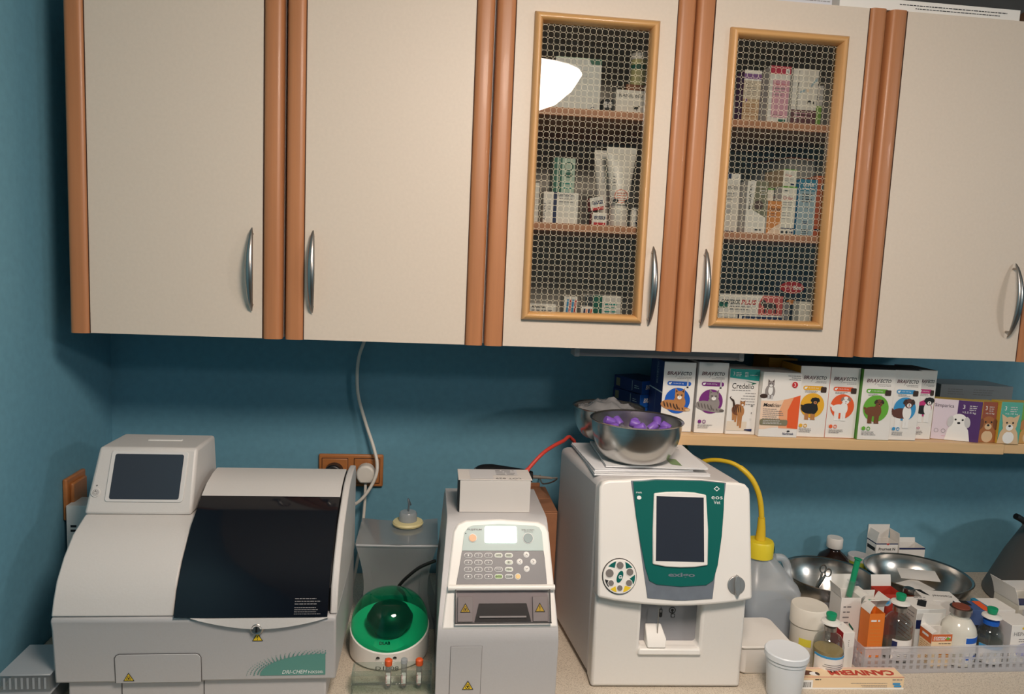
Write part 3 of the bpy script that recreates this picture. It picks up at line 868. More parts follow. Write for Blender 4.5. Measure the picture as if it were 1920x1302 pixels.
p = Print(cv, O2, U2, V2, 'panel_print', 0.0041)
p.text('exigo', -0.015, 0.050, 0.010, SIL, w=0.052, bold=0.03).done()
p = Print(cv, O2, U2, V2, 'corner_mark', 0.0041)
p.text('eos', 0.069, 0.199, 0.0055, PALEINK, w=0.022).text('Vet', 0.0735, 0.190, 0.0065, PALEINK, w=0.013)
p.poly([(0.0735, 0.219), (0.0795, 0.224), (0.0855, 0.219), (0.0795, 0.214)], PALEINK).poly([(0.0755, 0.219), (0.0795, 0.2222), (0.0835, 0.219), (0.0795, 0.2158)], EGR)
p.done()
p = Print(cv, O2, U2, V2, 'power_lettering', 0.0041)
p.text('PWR', -0.078, 0.207, 0.003, PALEINK, w=0.011)
p.done()
b = MB(); slab(b, O2, U2, V2, [(0.0042 * math.cos(i * PI / 8) - 0.0725, 0.0036 * math.sin(i * PI / 8) + 0.199) for i in range(16)], 0.003, 0.0052); b.build('power_light', PALEINK, cv, local=True)
# sample wheel
wo = O2 + U2 * -0.108 + V2n * 0.0515
b = MB(); slab(b, wo, U2, V2, [(0.0335 * math.cos(i * PI / 16), 0.0335 * math.sin(i * PI / 16)) for i in range(32)], -0.002, 0.0006); b.build('wheel_gap', mat('dark_gap', (70, 66, 64), 0.6), cv, local=True, angle=0)
b = MB(); slab(b, wo, U2, V2, [(0.0318 * math.cos(i * PI / 16), 0.0318 * math.sin(i * PI / 16)) for i in range(32)], 0.0, 0.005)
wh = b.build('sample_wheel', WHITEPL, t, local=True, bevel=0.001)
p = Print(wh, wo, U2, V2, 'wheel_print', 0.0054)
def sector(a0, a1, r0, r1, m_):
    p.poly([(r1 * math.cos(math.radians(a0 + (a1 - a0) * i / 6)), r1 * math.sin(math.radians(a0 + (a1 - a0) * i / 6))) for i in range(7)] + [(r0 * math.cos(math.radians((a0 + a1) / 2)), r0 * math.sin(math.radians((a0 + a1) / 2)))], m_)
for a0, a1, m_ in ((105, 140, EGR), (35, 70, EGR), (-28, 8, EGR), (190, 222, INK), (232, 258, YELLOW), (282, 318, YELLOW)): sector(a0, a1, 0.019, 0.029, m_)
p.ell(0, 0, 0.0055, 0.0115, EGR, -0.35).ring(0.001, -0.0005, 0.0035, 0.001, PALEINK, 12).rect(-0.001, -0.0015, 0.004, -0.0005, PALEINK)
p.done()
HOLE = mat('hole_grey', (120, 114, 110), 0.7)
for a, r_ in ((90, 0.0066), (25, 0.0066), (-33, 0.0058), (-90, 0.0052), (-145, 0.0054), (163, 0.0076)):
    q = math.radians(a)
    b = MB(); co = wo + U2 * 0.0208 * math.cos(q) + V2n * 0.0208 * math.sin(q)
    ringp = [(math.cos(i * PI / 10), math.sin(i * PI / 10)) for i in range(20)]
    slab(b, co, U2, V2, [(r_ * x * 1.18, r_ * y * 1.18) for x, y in ringp], 0.0045, 0.0058)
    slab(b, co, U2, V2, [(r_ * x, r_ * y) for x, y in ringp], 0.005, 0.0061, 1)
    b.build('tube_hole', [WHITEPL, HOLE], wh, local=True, angle=0)
ko = O2 + U2 * 0.1185 + V2n * 0.038
b = MB(); slab(b, ko, U2, V2, [(0.0172 * math.cos(i * PI / 14), 0.0172 * math.sin(i * PI / 14)) for i in range(28)], -0.001, 0.003)
kb = b.build('lock_knob', mat('satin_silver', (176, 174, 172), 0.35, 0.7), t, local=True, bevel=0.0012)
b = MB(); slab(b, ko, U2, V2, [(0.0055 * math.cos(i * PI / 10) * (1 if abs(math.sin(i * PI / 10)) < 0.9 else 0.6), 0.0205 * math.sin(i * PI / 10)) for i in range(20)], 0.002, 0.010)
b.build('knob_grip', mat('satin_silver', (176, 174, 172), 0.35, 0.7), kb, local=True, bevel=0.0025)
# sampling bay
MB().box(-0.0578, 0.0598, 0.028, 0.032, 0.083, 0.19).build('bay_plate', mat('bay_grey', (150, 150, 154), 0.45, 0.2), t, local=True, angle=0)
MB().hull8([(-0.062, -0.006, 0.070), (0.064, -0.006, 0.070), (0.060, 0.028, 0.070), (-0.058, 0.028, 0.070)], [(-0.059, -0.004, 0.0825), (0.061, -0.004, 0.0825), (0.060, 0.028, 0.0835), (-0.058, 0.028, 0.0835)]).build('bay_sill', WHITEPL, t, local=True, bevel=0.003)
MB().hull8([(-0.043, -0.004, 0.0838), (-0.007, -0.004, 0.0838), (-0.007, 0.027, 0.0838), (-0.043, 0.027, 0.0838)], [(-0.044, 0.004, 0.101), (-0.004, 0.004, 0.099), (-0.011, 0.027, 0.120), (-0.043, 0.027, 0.120)]).build('probe_block', WHITEPL, t, local=True, bevel=0.002)
MB().tube([(-0.021, 0.012, 0.100), (-0.021, 0.012, 0.186)], 0.0011, 8).build('probe_needle', STEEL, t, local=True)
p = Print(t, (0, 0.028, 0), (1, 0, 0), (0, 0, 1), 'bay_icons')
p.poly(rrect(-0.0155, 0.131, -0.009, 0.149, 0.003, 3), INK).rect(-0.0126, 0.149, -0.0119, 0.1525, INK).poly(rrect(-0.0142, 0.141, -0.0103, 0.147, 0.001, 3), GREYINK)
p.ring(0.0105, 0.146, 0.0068, 0.0014, INK).ell(0.0105, 0.146, 0.0028, 0.0028, INK).rect(0.0095, 0.136, 0.0115, 0.147, INK).poly(rrect(0.0085, 0.131, 0.0165, 0.139, 0.002, 3), INK).poly(rrect(0.0097, 0.1322, 0.0153, 0.1378, 0.0015, 3), mat('bay_grey', (150, 150, 154), 0.45, 0.2))
p.done()

# ================================================================== printed cartons
def C(name, rgb, rough=0.5): return mat('ink_' + name, rgb, rough)
NAVY, BLUE, SKY = C('navy', (22, 34, 84)), C('blue', (20, 92, 190)), C('sky', (58, 150, 205))
PURPLE, PINK, RED = C('purple', (120, 42, 122)), C('pink', (196, 54, 122)), C('red', (198, 40, 44))
ORANGE, AMBER, LIME = C('orange', (236, 96, 44)), C('amber', (238, 178, 44)), C('lime', (104, 176, 56))
TEALI, BROWN, MAROON = C('teal', (30, 160, 150)), C('brown', (120, 72, 44)), C('maroon', (96, 44, 52))
TAN, FAWN, DKBR = C('tan', (186, 128, 76)), C('fawn', (222, 190, 150)), C('dark_brown', (62, 42, 32))
GREYF, LGREY, WHITEI = C('grey_fur', (150, 142, 138)), C('light_grey', (206, 204, 204)), C('white', (244, 242, 238))
PALEG, OLIVE, LILAC = C('pale_green', (196, 222, 206)), C('olive', (128, 124, 98)), C('lilac', (226, 212, 222))
ROSE, BEIGE, ICE = C('rose', (222, 164, 184)), C('beige', (206, 176, 140)), C('ice_blue', (170, 196, 210))
DGREEN = C('dark_green', (24, 104, 84))

def cat_head(p, u, v, r, c, d):
    for s in (-1, 1):
        p.poly([(u + s * r * 0.95, v + r * 1.5), (u + s * r * 0.15, v + r * 0.75), (u + s * r * 0.95, v + r * 0.2)][::s], c)
        p.poly([(u + s * r * 0.8, v + r * 1.2), (u + s * r * 0.35, v + r * 0.75), (u + s * r * 0.8, v + r * 0.4)][::s], d)
    p.ell(u, v, r, r * 0.92, c)
    p.ell(u, v - r * 0.38, r * 0.45, r * 0.36, WHITEI, n=14)
    for s in (-1, 1): p.ell(u + s * r * 0.4, v + r * 0.12, r * 0.17, r * 0.13, INK, n=10)
    p.poly([(u - r * 0.14, v - r * 0.2), (u, v - r * 0.34), (u + r * 0.14, v - r * 0.2)], d)

def cat_lying(p, u, v, s, c, d, e):
    p.ell(u - s * 0.16, v + s * 0.02, s * 0.44, s * 0.20, c, -0.1)
    p.ell(u + s * 0.16, v + s * 0.14, s * 0.24, s * 0.28, c, 0.2)
    p.ell(u + s * 0.14, v - s * 0.12, s * 0.48, s * 0.10, c, -0.08)
    for k in range(5): p.ell(u - s * 0.45 + k * s * 0.13, v + s * 0.04 - 0.02 * s * k, s * 0.028, s * 0.12, d, 0.35, 10)
    for k in range(3): p.ell(u + s * (0.02 + 0.14 * k), v - s * 0.12, s * 0.022, s * 0.06, d, 0.5, 10)
    p.ell(u + s * 0.5, v - s * 0.16, s * 0.10, s * 0.05, e, n=12)
    cat_head(p, u + s * 0.14, v + s * 0.40, s * 0.2, c, d)

def dog(p, u, v, s, body, head, leg, ear, chest=None, fluffy=0.0):
    """standing dog seen half from the front; s: height"""
    for k, dx in ((0, -0.20), (1, -0.12), (2, 0.06), (3, 0.16)):
        p.poly([(u + s * (dx - 0.045), v), (u + s * (dx + 0.045), v), (u + s * (dx + 0.055), v + s * 0.42), (u + s * (dx - 0.055), v + s * 0.42)], leg)
        p.ell(u + s * (dx + 0.01), v + s * 0.012, s * 0.06, s * 0.022, leg, n=10)
    p.ell(u - s * 0.06, v + s * 0.47, s * (0.33 + fluffy), s * (0.17 + fluffy), body, -0.05)
    p.ell(u + s * 0.12, v + s * 0.50, s * (0.15 + fluffy * 0.6), s * (0.24 + fluffy * 0.4), chest or body, 0.1)
    p.ell(u - s * 0.38, v + s * 0.56, s * 0.10, s * 0.05, body, -0.7, 12)
    hu, hv, r = u + s * 0.16, v + s * 0.80, s * 0.15
    p.ell(hu, hv, r, r * 1.05, head)
    for k in (-1, 1): p.ell(hu + k * r * 0.92, hv + r * 0.35, r * 0.36, r * 0.62, ear, k * 0.5, 14)
    p.ell(hu + r * 0.06, hv - r * 0.42, r * 0.52, r * 0.46, chest or leg, n=14)
    p.ell(hu + r * 0.06, hv - r * 0.30, r * 0.18, r * 0.13, INK, n=10)
    p.ell(hu + r * 0.06, hv - r * 0.68, r * 0.16, r * 0.12, C('tongue', (206, 92, 92)), n=10)
    for k in (-1, 1): p.ell(hu + k * r * 0.4, hv + r * 0.2, r * 0.12, r * 0.12, INK, n=8)

def dog_bust(p, u, v, s, c, ear, muzzle, drop=True):
    p.poly([(u - s * 0.42, v), (u + s * 0.42, v), (u + s * 0.34, v + s * 0.4), (u + s * 0.2, v + s * 0.62), (u - s * 0.2, v + s * 0.62), (u - s * 0.34, v + s * 0.4)], c)
    p.ell(u, v + s * 0.22, s * 0.22, s * 0.22, muzzle)
    hv, r = v + s * 0.70, s * 0.28
    p.ell(u, hv, r, r, c)
    for k in (-1, 1):
        if drop: p.ell(u + k * r * 1.0, hv - r * 0.05, r * 0.36, r * 0.72, ear, k * 0.15, 14)
        else: p.poly([(u + k * r * 0.3, hv + r * 0.8), (u + k * r * 1.25, hv + r * 1.35), (u + k * r * 1.0, hv + r * 0.2)][::k], ear)
    p.ell(u, hv - r * 0.38, r * 0.5, r * 0.42, muzzle, n=14)
    p.ell(u, hv - r * 0.2, r * 0.2, r * 0.15, INK, n=10)
    for k in (-1, 1): p.ell(u + k * r * 0.42, hv + r * 0.22, r * 0.13, r * 0.13, INK, n=8)

# ------------------------------------------------------------------ the shelf row
GRP = 'upright medicine cartons on the wall shelf'
def bravecto(x, y, tone, sidecol, label, animal, w=0.0735, h=0.166, d=0.095, cat=False, rz=0.0):
    o = carton('medicine_carton', label, x, y, shelf_z(x) + 0.0006, w, d, h, WPAPER, sidecol, mat('shadowed_top', (60, 62, 72), 0.6), WPAPER, rz, TILT, group=GRP)  # top face coloured dark for the shadow above the carton row
    p = face(o)
    p.text('BRAV', w * 0.11, h * 0.815, h * 0.05, MAROON, w=w * 0.40, slant=0.22, bold=0.015).text('ECTO', w * 0.535, h * 0.815, h * 0.05, INK, w=w * 0.33, slant=0.22, bold=0.015)
    p.poly([(w * 0.36, h * 0.785), (w * 0.375, h * 0.785), (w * 0.585, h * 0.915), (w * 0.57, h * 0.905)], GREYINK)
    p.lines(w * 0.42, h * 0.785, w * 0.46, 2, h * 0.018, h * 0.006, GREYINK, 0.35, True)
    p.poly(rrect(w * 0.13, h * 0.665, w * (0.82 if not cat else 0.88), h * 0.725, h * 0.029, 4), tone)
    p.ell(w * 0.21, h * 0.695, w * 0.04, h * 0.014, PALEINK, n=10).rect(w * 0.175, h * 0.677, w * 0.19, h * 0.695, PALEINK).rect(w * 0.225, h * 0.677, w * 0.24, h * 0.695, PALEINK).ell(w * 0.25, h * 0.705, w * 0.018, h * 0.009, PALEINK, n=8)
    p.text({'1': '>2.8-6.25 kg', '2': '>6.25-12.5 kg', '3': '2-4.5 kg', '4': '>4.5-10 kg', '5': '>10-20 kg', '6': '>20-40 kg', '7': '>40-56 kg'}[animal], w * 0.30, h * 0.684, h * 0.021, PALEINK, w=w * 0.34)
    if cat:
        p.poly([(w * 0.74, h * 0.66), (w * 0.80, h * 0.66), (w * 0.785, h * 0.75), (w * 0.77, h * 0.775), (w * 0.755, h * 0.75)], LGREY).rect(w * 0.74, h * 0.635, w * 0.80, h * 0.655, INK)
    else:
        p.poly(rrect(w * 0.72, h * 0.635, w * 0.91, h * 0.715, h * 0.015, 3), DKBR)
        p.lines(w * 0.2, h * 0.648, w * 0.5, 2, h * 0.017, h * 0.007, GREYINK, 0.4)
    p.ell(w * 0.48, h * 0.45, w * 0.40, w * 0.40, tone, n=32)
    u, v = w * 0.44, h * 0.27
    if animal == '1': cat_lying(p, w * 0.43, h * 0.38, w * 0.78, TAN, DKBR, FAWN)
    if animal == '2': cat_lying(p, w * 0.45, h * 0.38, w * 0.82, GREYF, C('dark_fur', (104, 96, 92)), C('dark_fur', (104, 96, 92)))
    if animal == '3': dog(p, u, h * 0.25, h * 0.33, INK, INK, TAN, INK, None, 0.05)
    if animal == '4': dog(p, u, h * 0.25, h * 0.36, WHITEI, WHITEI, WHITEI, C('grey_brown', (150, 128, 116)))
    if animal == '5': dog(p, u, h * 0.24, h * 0.36, BROWN, BROWN, BROWN, DKBR, None, 0.02)
    if animal == '6': dog(p, u, h * 0.18, h * 0.44, C('red_brown', (98, 58, 46)), C('red_brown', (98, 58, 46)), WHITEI, DKBR, WHITEI)
    if animal == '7': dog(p, w * 0.5, h * 0.25, h * 0.38, INK, INK, WHITEI, INK, WHITEI)
    p.ell(w * 0.15, h * 0.165, w * 0.06, w * 0.06, tone).ring(w * 0.30, h * 0.165, w * 0.06, w * 0.02, tone)
    p.lines(w * 0.1, h * 0.115, w * 0.5, 3, h * 0.02, h * 0.007, GREYINK, 0.35)
    p.done()
    return o
BS = mat('blue_carton_side', (28, 48, 104), 0.45)
o = bravecto(1.218, -0.243, BLUE, BS, 'white carton with tabby kitten on a blue disc, blue side', '1', cat=True, w=0.0745, h=0.161, d=0.1)
p = face(o, 'left'); p.rect(0.0, 0.088, 0.1, 0.091, ICE).rect(0.05, 0.0, 0.0507, 0.161, ICE).text('BRAVECTO', 0.062, 0.105, 0.010, ICE, w=0.05, rot=PI / 2); p.done()
bravecto(1.298, -0.246, PURPLE, LGREY, 'white carton with grey cat on a purple disc', '2', cat=True, w=0.0705, h=0.164)
bravecto(1.537, -0.254, AMBER, mat('amber_carton_side', (206, 140, 40), 0.45), 'white carton with black and tan puppy on a yellow disc', '3', w=0.0725)
bravecto(1.6105, -0.254, ORANGE, ORANGE, 'white carton with white terrier on an orange disc', '4', w=0.0725)
bravecto(1.6845, -0.264, LIME, mat('green_carton_side', (88, 150, 60), 0.45), 'white carton with brown spaniel on a green disc', '5', w=0.0785)
bravecto(1.765, -0.257, BLUE if False else SKY, SKY, 'white carton with brown and white collie on a light blue disc', '6', w=0.0695)
bravecto(1.8365, -0.238, PINK, PINK, 'white carton with black and white dog on a pink disc', '7', w=0.0465 + 0.002)
# second rank, mostly hidden
carton('medicine_carton', 'plain amber carton tight behind the yellow disc carton', 1.508, -0.150, shelf_z(1.508) + 0.0006, 0.0725, 0.09, 0.170, mat('amber_carton_side', (206, 140, 40), 0.45), group='cartons standing behind the front rank', ry=TILT)
# credelio
w, h = 0.0700, 0.152
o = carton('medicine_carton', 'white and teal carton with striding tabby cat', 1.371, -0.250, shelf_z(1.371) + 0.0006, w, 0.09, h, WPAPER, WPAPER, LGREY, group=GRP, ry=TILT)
p = face(o)
p.poly([(0, h), (0, h * 0.865), (w, h * 0.825), (w, h)], TEALI).text('3', w * 0.1, h * 0.90, h * 0.055, PALEINK).lines(w * 0.2, h * 0.94, w * 0.2, 3, h * 0.024, h * 0.008, PALEINK, 0.2).lines(w * 0.5, h * 0.945, w * 0.13, 4, h * 0.02, h * 0.008, PALEINK, 0.2).lines(w * 0.68, h * 0.91, w * 0.26, 1, h * 0.02, h * 0.008, PALEINK, 0)
p.text('Credelio', w * 0.10, h * 0.70, h * 0.085, INK, w=w * 0.74).lines(w * 0.1, h * 0.67, w * 0.64, 1, h * 0.02, h * 0.012, GREYINK, 0)
p.poly([(w * 0.52, h * 0.825), (w * 0.92, h * 0.79), (w * 0.72, h * 0.76), (w * 0.78, h * 0.79)], DGREEN)
p.lines(w * 0.42, h * 0.63, w * 0.5, 5, h * 0.042, h * 0.009, GREYINK, 0.4, True)
p.rect(w * 0.02, h * 0.06, w * 0.70, h * 0.20, C('sand', (232, 218, 198)))
for dx, zz in ((0.22, 0.22), (0.30, 0.19), (0.40, 0.13), (0.48, 0.10)): p.poly([(w * (dx - 0.03), h * zz), (w * (dx + 0.035), h * zz), (w * (dx + 0.05), h * 0.36), (w * (dx - 0.05), h * 0.36)], TAN)
p.ell(w * 0.34, h * 0.38, w * 0.19, h * 0.085, BROWN, -0.15).ell(w * 0.45, h * 0.36, w * 0.13, h * 0.09, TAN, 0.1)
for k in range(4): p.ell(w * (0.22 + 0.075 * k), h * 0.39, w * 0.016, h * 0.06, DKBR, 0.2, 8)
p.mb.add([p.P(u, v) for u, v in [(w * 0.20, h * 0.41), (w * 0.25, h * 0.46), (w * 0.20, h * 0.53), (w * 0.08, h * 0.56), (w * 0.10, h * 0.59), (w * 0.04, h * 0.565), (w * 0.16, h * 0.50), (w * 0.18, h * 0.44)]], [(0, 1, 7), (1, 2, 6, 7), (2, 3, 5, 6), (3, 4, 5)], p.mi(DKBR))
cat_head(p, w * 0.50, h * 0.47, w * 0.085, TAN, DKBR)
p.ell(w * 0.82, h * 0.45, w * 0.04, h * 0.01, GREYINK).ell(w * 0.82, h * 0.34, w * 0.02, h * 0.01, GREYINK).ring(w * 0.8, h * 0.24, w * 0.03, w * 0.008, LGREY)
p.poly([(w * 0.62, h * 0.07), (w * 0.88, h * 0.055), (w * 0.88, h * 0.095), (w * 0.62, h * 0.085)], NAVY)
p.done()
# moxiclear
w, h = 0.0925, 0.150
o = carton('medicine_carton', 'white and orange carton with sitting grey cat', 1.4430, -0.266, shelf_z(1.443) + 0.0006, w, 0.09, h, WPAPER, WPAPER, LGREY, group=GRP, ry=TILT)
p = face(o)
OR1 = C('peach', (240, 172, 128))
wave = [(w * i / 12, h * (0.56 + 0.10 * max(0, (i - 4) / 8) ** 1.5)) for i in range(13)]
p.poly([(0, h * 0.12)] + [(w * i / 8, h * (0.10 + 0.06 * math.sin(PI * 0.8 * i / 8))) for i in range(1, 9)] + wave[::-1], C('pale_peach', (244, 214, 188)))
p.poly([(w * 0.5, h * 0.14), (w, h * 0.135)] + wave[:6:-1] + [(w * 0.48, h * 0.4)], OR1).poly([(w * 0.72, h * 0.15), (w, h * 0.135)] + wave[:9:-1] + [(w * 0.70, h * 0.42)], ORANGE)
p.ell(w * 0.2, h * 0.70, w * 0.13, h * 0.11, GREYF).ell(w * 0.05, h * 0.63, w * 0.10, h * 0.035, DKBR).rect(w * 0.15, h * 0.585, w * 0.20, h * 0.65, LGREY).rect(w * 0.24, h * 0.585, w * 0.29, h * 0.65, LGREY).ell(w * 0.21, h * 0.72, w * 0.06, h * 0.07, WHITEI)
cat_head(p, w * 0.21, h * 0.815, w * 0.085, GREYF, DKBR)
p.text('Moxi', w * 0.06, h * 0.47, h * 0.055, INK, w=w * 0.24, slant=0.2, bold=0.03).text('clear', w * 0.31, h * 0.47, h * 0.055, INK, w=w * 0.20, slant=0.2)
p.lines(w * 0.06, h * 0.43, w * 0.55, 6, h * 0.03, h * 0.009, GREYINK, 0.4)
p.poly(rrect(w * 0.0, h * 0.185, w * 0.72, h * 0.275, h * 0.03, 4), OLIVE).lines(w * 0.08, h * 0.25, w * 0.58, 3, h * 0.022, h * 0.009, LGREY, 0.3)
p.lines(w * 0.62, h * 0.95, w * 0.34, 3, h * 0.028, h * 0.009, GREYINK, 0.3, True)
p.ell(w * 0.82, h * 0.82, w * 0.075, w * 0.075, RED).text('3', w * 0.795, h * 0.79, h * 0.055, PALEINK)
p.text('Norbrook', w * 0.62, h * 0.045, h * 0.035, NAVY, w=w * 0.28, bold=0.02).ell(w * 0.76, h * 0.10, w * 0.04, h * 0.012, INK)
p.done()
# four smaller dog cartons
def small_dog(x, y, w, h, tone, c, ear, muz, label, rz=0.0, base=None, drop=True, d=0.035, part=1.0):
    o = carton('medicine_carton', label, x, y, shelf_z(x) + 0.0006, w, d, h, base or tone, mat('yellow_carton_edge', (206, 172, 70), 0.5), mat('yellow_carton_edge', (206, 172, 70), 0.5), WPAPER, rz, TILT, group='short dog cartons on the wall shelf')
    p = face(o)
    if base:
        p.rect(w * 0.50, 0, w, h, tone)
        p.text('Simparica', -w * 0.0 + w * 0.02, h * 0.78, h * 0.115, C('dark_grey_ink', (72, 60, 76)), w=w * 0.40)
        p.ring(w * 0.10, h * 0.22, h * 0.05, h * 0.008, GREYINK).ring(w * 0.25, h * 0.22, h * 0.05, h * 0.008, GREYINK).lines(w * 0.22, h * 0.09, w * 0.2, 1, h * 0.1, h * 0.012, ROSE, 0)
        p.text('3', w * 0.60, h * 0.80, h * 0.10, PALEINK).lines(w * 0.74, h * 0.87, w * 0.16, 3, h * 0.05, h * 0.02, LGREY, 0.2).text('>2.5-5 kg', w * 0.60, h * 0.68, h * 0.06, PALEINK, w=w * 0.28)
        dog_bust(p, w * 0.55, 0.0005, h * 0.68, c, ear, muz, drop)
    else:
        p.text('3', w * 0.16, h * 0.80, h * 0.10, PALEINK).lines(w * 0.42, h * 0.87, w * 0.36, 3, h * 0.05, h * 0.02, LGREY, 0.2).text('>5-10 kg', w * 0.2, h * 0.69, h * 0.05, PALEINK, w=w * 0.6)
        dog_bust(p, w * 0.47, 0.0005, h * 0.66, c, ear, muz, drop)
    p.done()
small_dog(1.893, -0.228, 0.106, 0.098, C('deep_violet', (84, 50, 108)), WHITEI, LGREY, WHITEI, 'short lilac and violet carton with white fluffy dog', -0.27, LILAC)
small_dog(2.0015, -0.252, 0.037, 0.098, C('rust', (150, 78, 56)), C('chestnut', (168, 104, 58)), BROWN, FAWN, 'short rust red carton with long-eared brown dog')
small_dog(2.0415, -0.260, 0.0555, 0.101, C('sea_green', (88, 172, 154)), FAWN, FAWN, WHITEI, 'short sea green carton with prick-eared fawn dog', drop=False)
small_dog(2.1005, -0.252, 0.056, 0.100, C('leaf_green', (112, 168, 72)), C('golden', (202, 152, 84)), TAN, FAWN, 'short leaf green carton with golden dog')
o = carton('medicine_carton', 'long dull grey carton lying behind the short dog cartons', 1.985, -0.120, shelf_z(1.985) + 0.0006, 0.20, 0.10, 0.118, mat('silver_grey_carton', (152, 155, 158), 0.6), ry=TILT, group='cartons standing behind the front rank')
face(o).lines(0.02, 0.105, 0.05, 3, 0.006, 0.002, GREYINK, 0.2).lines(0.09, 0.105, 0.06, 3, 0.006, 0.002, GREYINK, 0.2).done()
# blue flat cartons, piled
for i in range(3):
    lab = ('bottom', 'middle', 'topmost')[i]
    o = carton('flat_blue_carton', 'flat royal blue carton with white lettering, %s of the blue pile' % lab, 1.196 + 0.003 * i, -0.137 - 0.001 * i, shelf_z(1.19) + 0.0008 + 0.0325 * i, 0.075, 0.115, 0.0315, BLUE, BS, BS, rz=0.34 + 0.02 * i, group='pile of flat blue cartons')
    p = face(o); p.text('BRAVECTO', 0.010, 0.011, 0.011, PALEINK, w=0.058, slant=0.2, bold=0.02); p.done()
    p = face(o, 'left', 'code_patch'); p.rect(0.01, 0.006, 0.026, 0.026, OLIVE); p.done()
    p = face(o, 'left', 'side_stripe'); p.rect(0.075, 0.004, 0.077, 0.028, ICE).lines(0.085, 0.016, 0.02, 2, 0.005, 0.002, ICE); p.done()

# ------------------------------------------------------------------ inside the glazed cabinets
S2, S1, S0 = 2.0272, 1.7957, CB + 0.0182
G3 = 'medicine boxes in the cabinet with the squeeze tube'
G4 = 'medicine boxes in the cabinet with the pink carton'
# left glazed cabinet, top shelf
o = carton('medicine_box', 'large white carton with green corner tab on the top shelf, under the mirrored lamp', 0.932, -0.280, S2, 0.098, 0.04, 0.112, C('cool_white', (226, 228, 226)), group=G3)
p = face(o); p.poly([(0.070, 0.112), (0.098, 0.112), (0.098, 0.100), (0.076, 0.100)], DGREEN).lines(0.03, 0.085, 0.05, 2, 0.012, 0.003, LGREY).text('C', 0.078, 0.006, 0.009, NAVY).rect(0, 0.110, 0.07, 0.112, PALEG); p.done()
o = carton('medicine_box', 'small black box with two white badge letters on the top shelf', 1.0335, -0.296, S2, 0.020, 0.03, 0.030, INK, group=G3)
p = face(o); p.poly(rrect(0.001, 0.012, 0.0095, 0.024, 0.003, 3), LGREY).text('H', 0.003, 0.0145, 0.007, INK).poly(rrect(0.0105, 0.012, 0.019, 0.024, 0.003, 3), LGREY).text('H', 0.0125, 0.0145, 0.007, INK); p.done()
o = carton('medicine_box', 'white tablet box lettered in grey with small dog mark on the top shelf', 1.0565, -0.312, S2, 0.062, 0.03, 0.047, WPAPER, group=G3)
p = face(o); p.text('RANIL 600', 0.006, 0.032, 0.009, GREYINK, w=0.05, bold=0.02).ell(0.042, 0.012, 0.006, 0.003, INK).rect(0.037, 0.006, 0.0385, 0.012, INK).rect(0.044, 0.006, 0.0455, 0.012, INK).ell(0.048, 0.015, 0.0022, 0.002, INK); p.done()
o = carton('medicine_box', 'brown box carrying a round yellow tin on the top shelf', 1.088, -0.265, S2, 0.046, 0.05, 0.070, mat('kraft_brown', (150, 96, 68), 0.7), group=G3)
t = thing('powder_tin', 'round pale yellow powder tin with white lid on top of a brown box', 'tin', (1.119, -0.240, S2 + 0.0702), 0)
MB().lathe([(0.0175, 0), (0.0175, 0.055)], 24).build('tin_body', C('pale_yellow', (214, 208, 150)), t, local=True)
MB().lathe([(0.0185, 0.0552), (0.0185, 0.068), (0.017, 0.069)], 24).build('lid', WHITEPL, t, local=True)
MB().lathe([(0.0178, 0.034), (0.0178, 0.044)], 24, cap=False).build('label_band', DGREEN, t, local=True)
# middle shelf
carton('medicine_box', 'narrow plain white carton at the left end of the middle shelf', 0.893, -0.300, S1, 0.0145, 0.05, 0.082, WPAPER, group=G3)
o = carton('medicine_box', 'tall white carton with teal stripes behind the navy banded box', 0.947, -0.225, S1, 0.048, 0.05, 0.146, PALEG, group=G3)
p = face(o); p.rect(0, 0, 0.008, 0.146, DGREEN).rect(0.011, 0, 0.019, 0.146, DGREEN).ring(0.034, 0.128, 0.010, 0.003, DGREEN).ell(0.034, 0.110, 0.009, 0.006, DGREEN).lines(0.023, 0.09, 0.02, 8, 0.010, 0.003, TEALI, 0.1); p.done()
w, h = 0.0735, 0.064
o = carton('medicine_box', 'square white box with navy band beside the spine', 0.9155, -0.313, S1, w, 0.05, h, WPAPER, group=G3)
p = face(o); p.rect(0.021, 0, 0.028, h, NAVY).rect(0.028, h * 0.86, 0.062, h * 0.97, LGREY).text('CEFTIOCYL', 0.030, h * 0.88, 0.004, INK, w=0.034).lines(0.033, h * 0.78, 0.03, 2, 0.006, 0.0015, GREYINK).text('AVULON', 0.006, 0.006, 0.005, NAVY, w=0.034, rot=PI / 2).lines(0.011, 0.04, 0.006, 4, 0.006, 0.0012, GREYINK); p.done()
for (x, z, ry, lab) in ((1.021, S1, 0, 'lower small white and red box beside the squeeze tube'), (1.017, S1 + 0.0285, -0.18, 'tilted small white and red box lying on a like box')):
    o = carton('medicine_box', lab, x, -0.311, z + (0.0006 if ry else 0), 0.031, 0.03, 0.0265, WPAPER, RED, RED, ry=ry, group=G3)
    p = face(o); p.rect(0.004, 0.012, 0.027, 0.019, NAVY).text('DERM', 0.006, 0.0135, 0.004, PALEINK, w=0.018).rect(0.003, 0.0, 0.028, 0.006, RED); p.done()
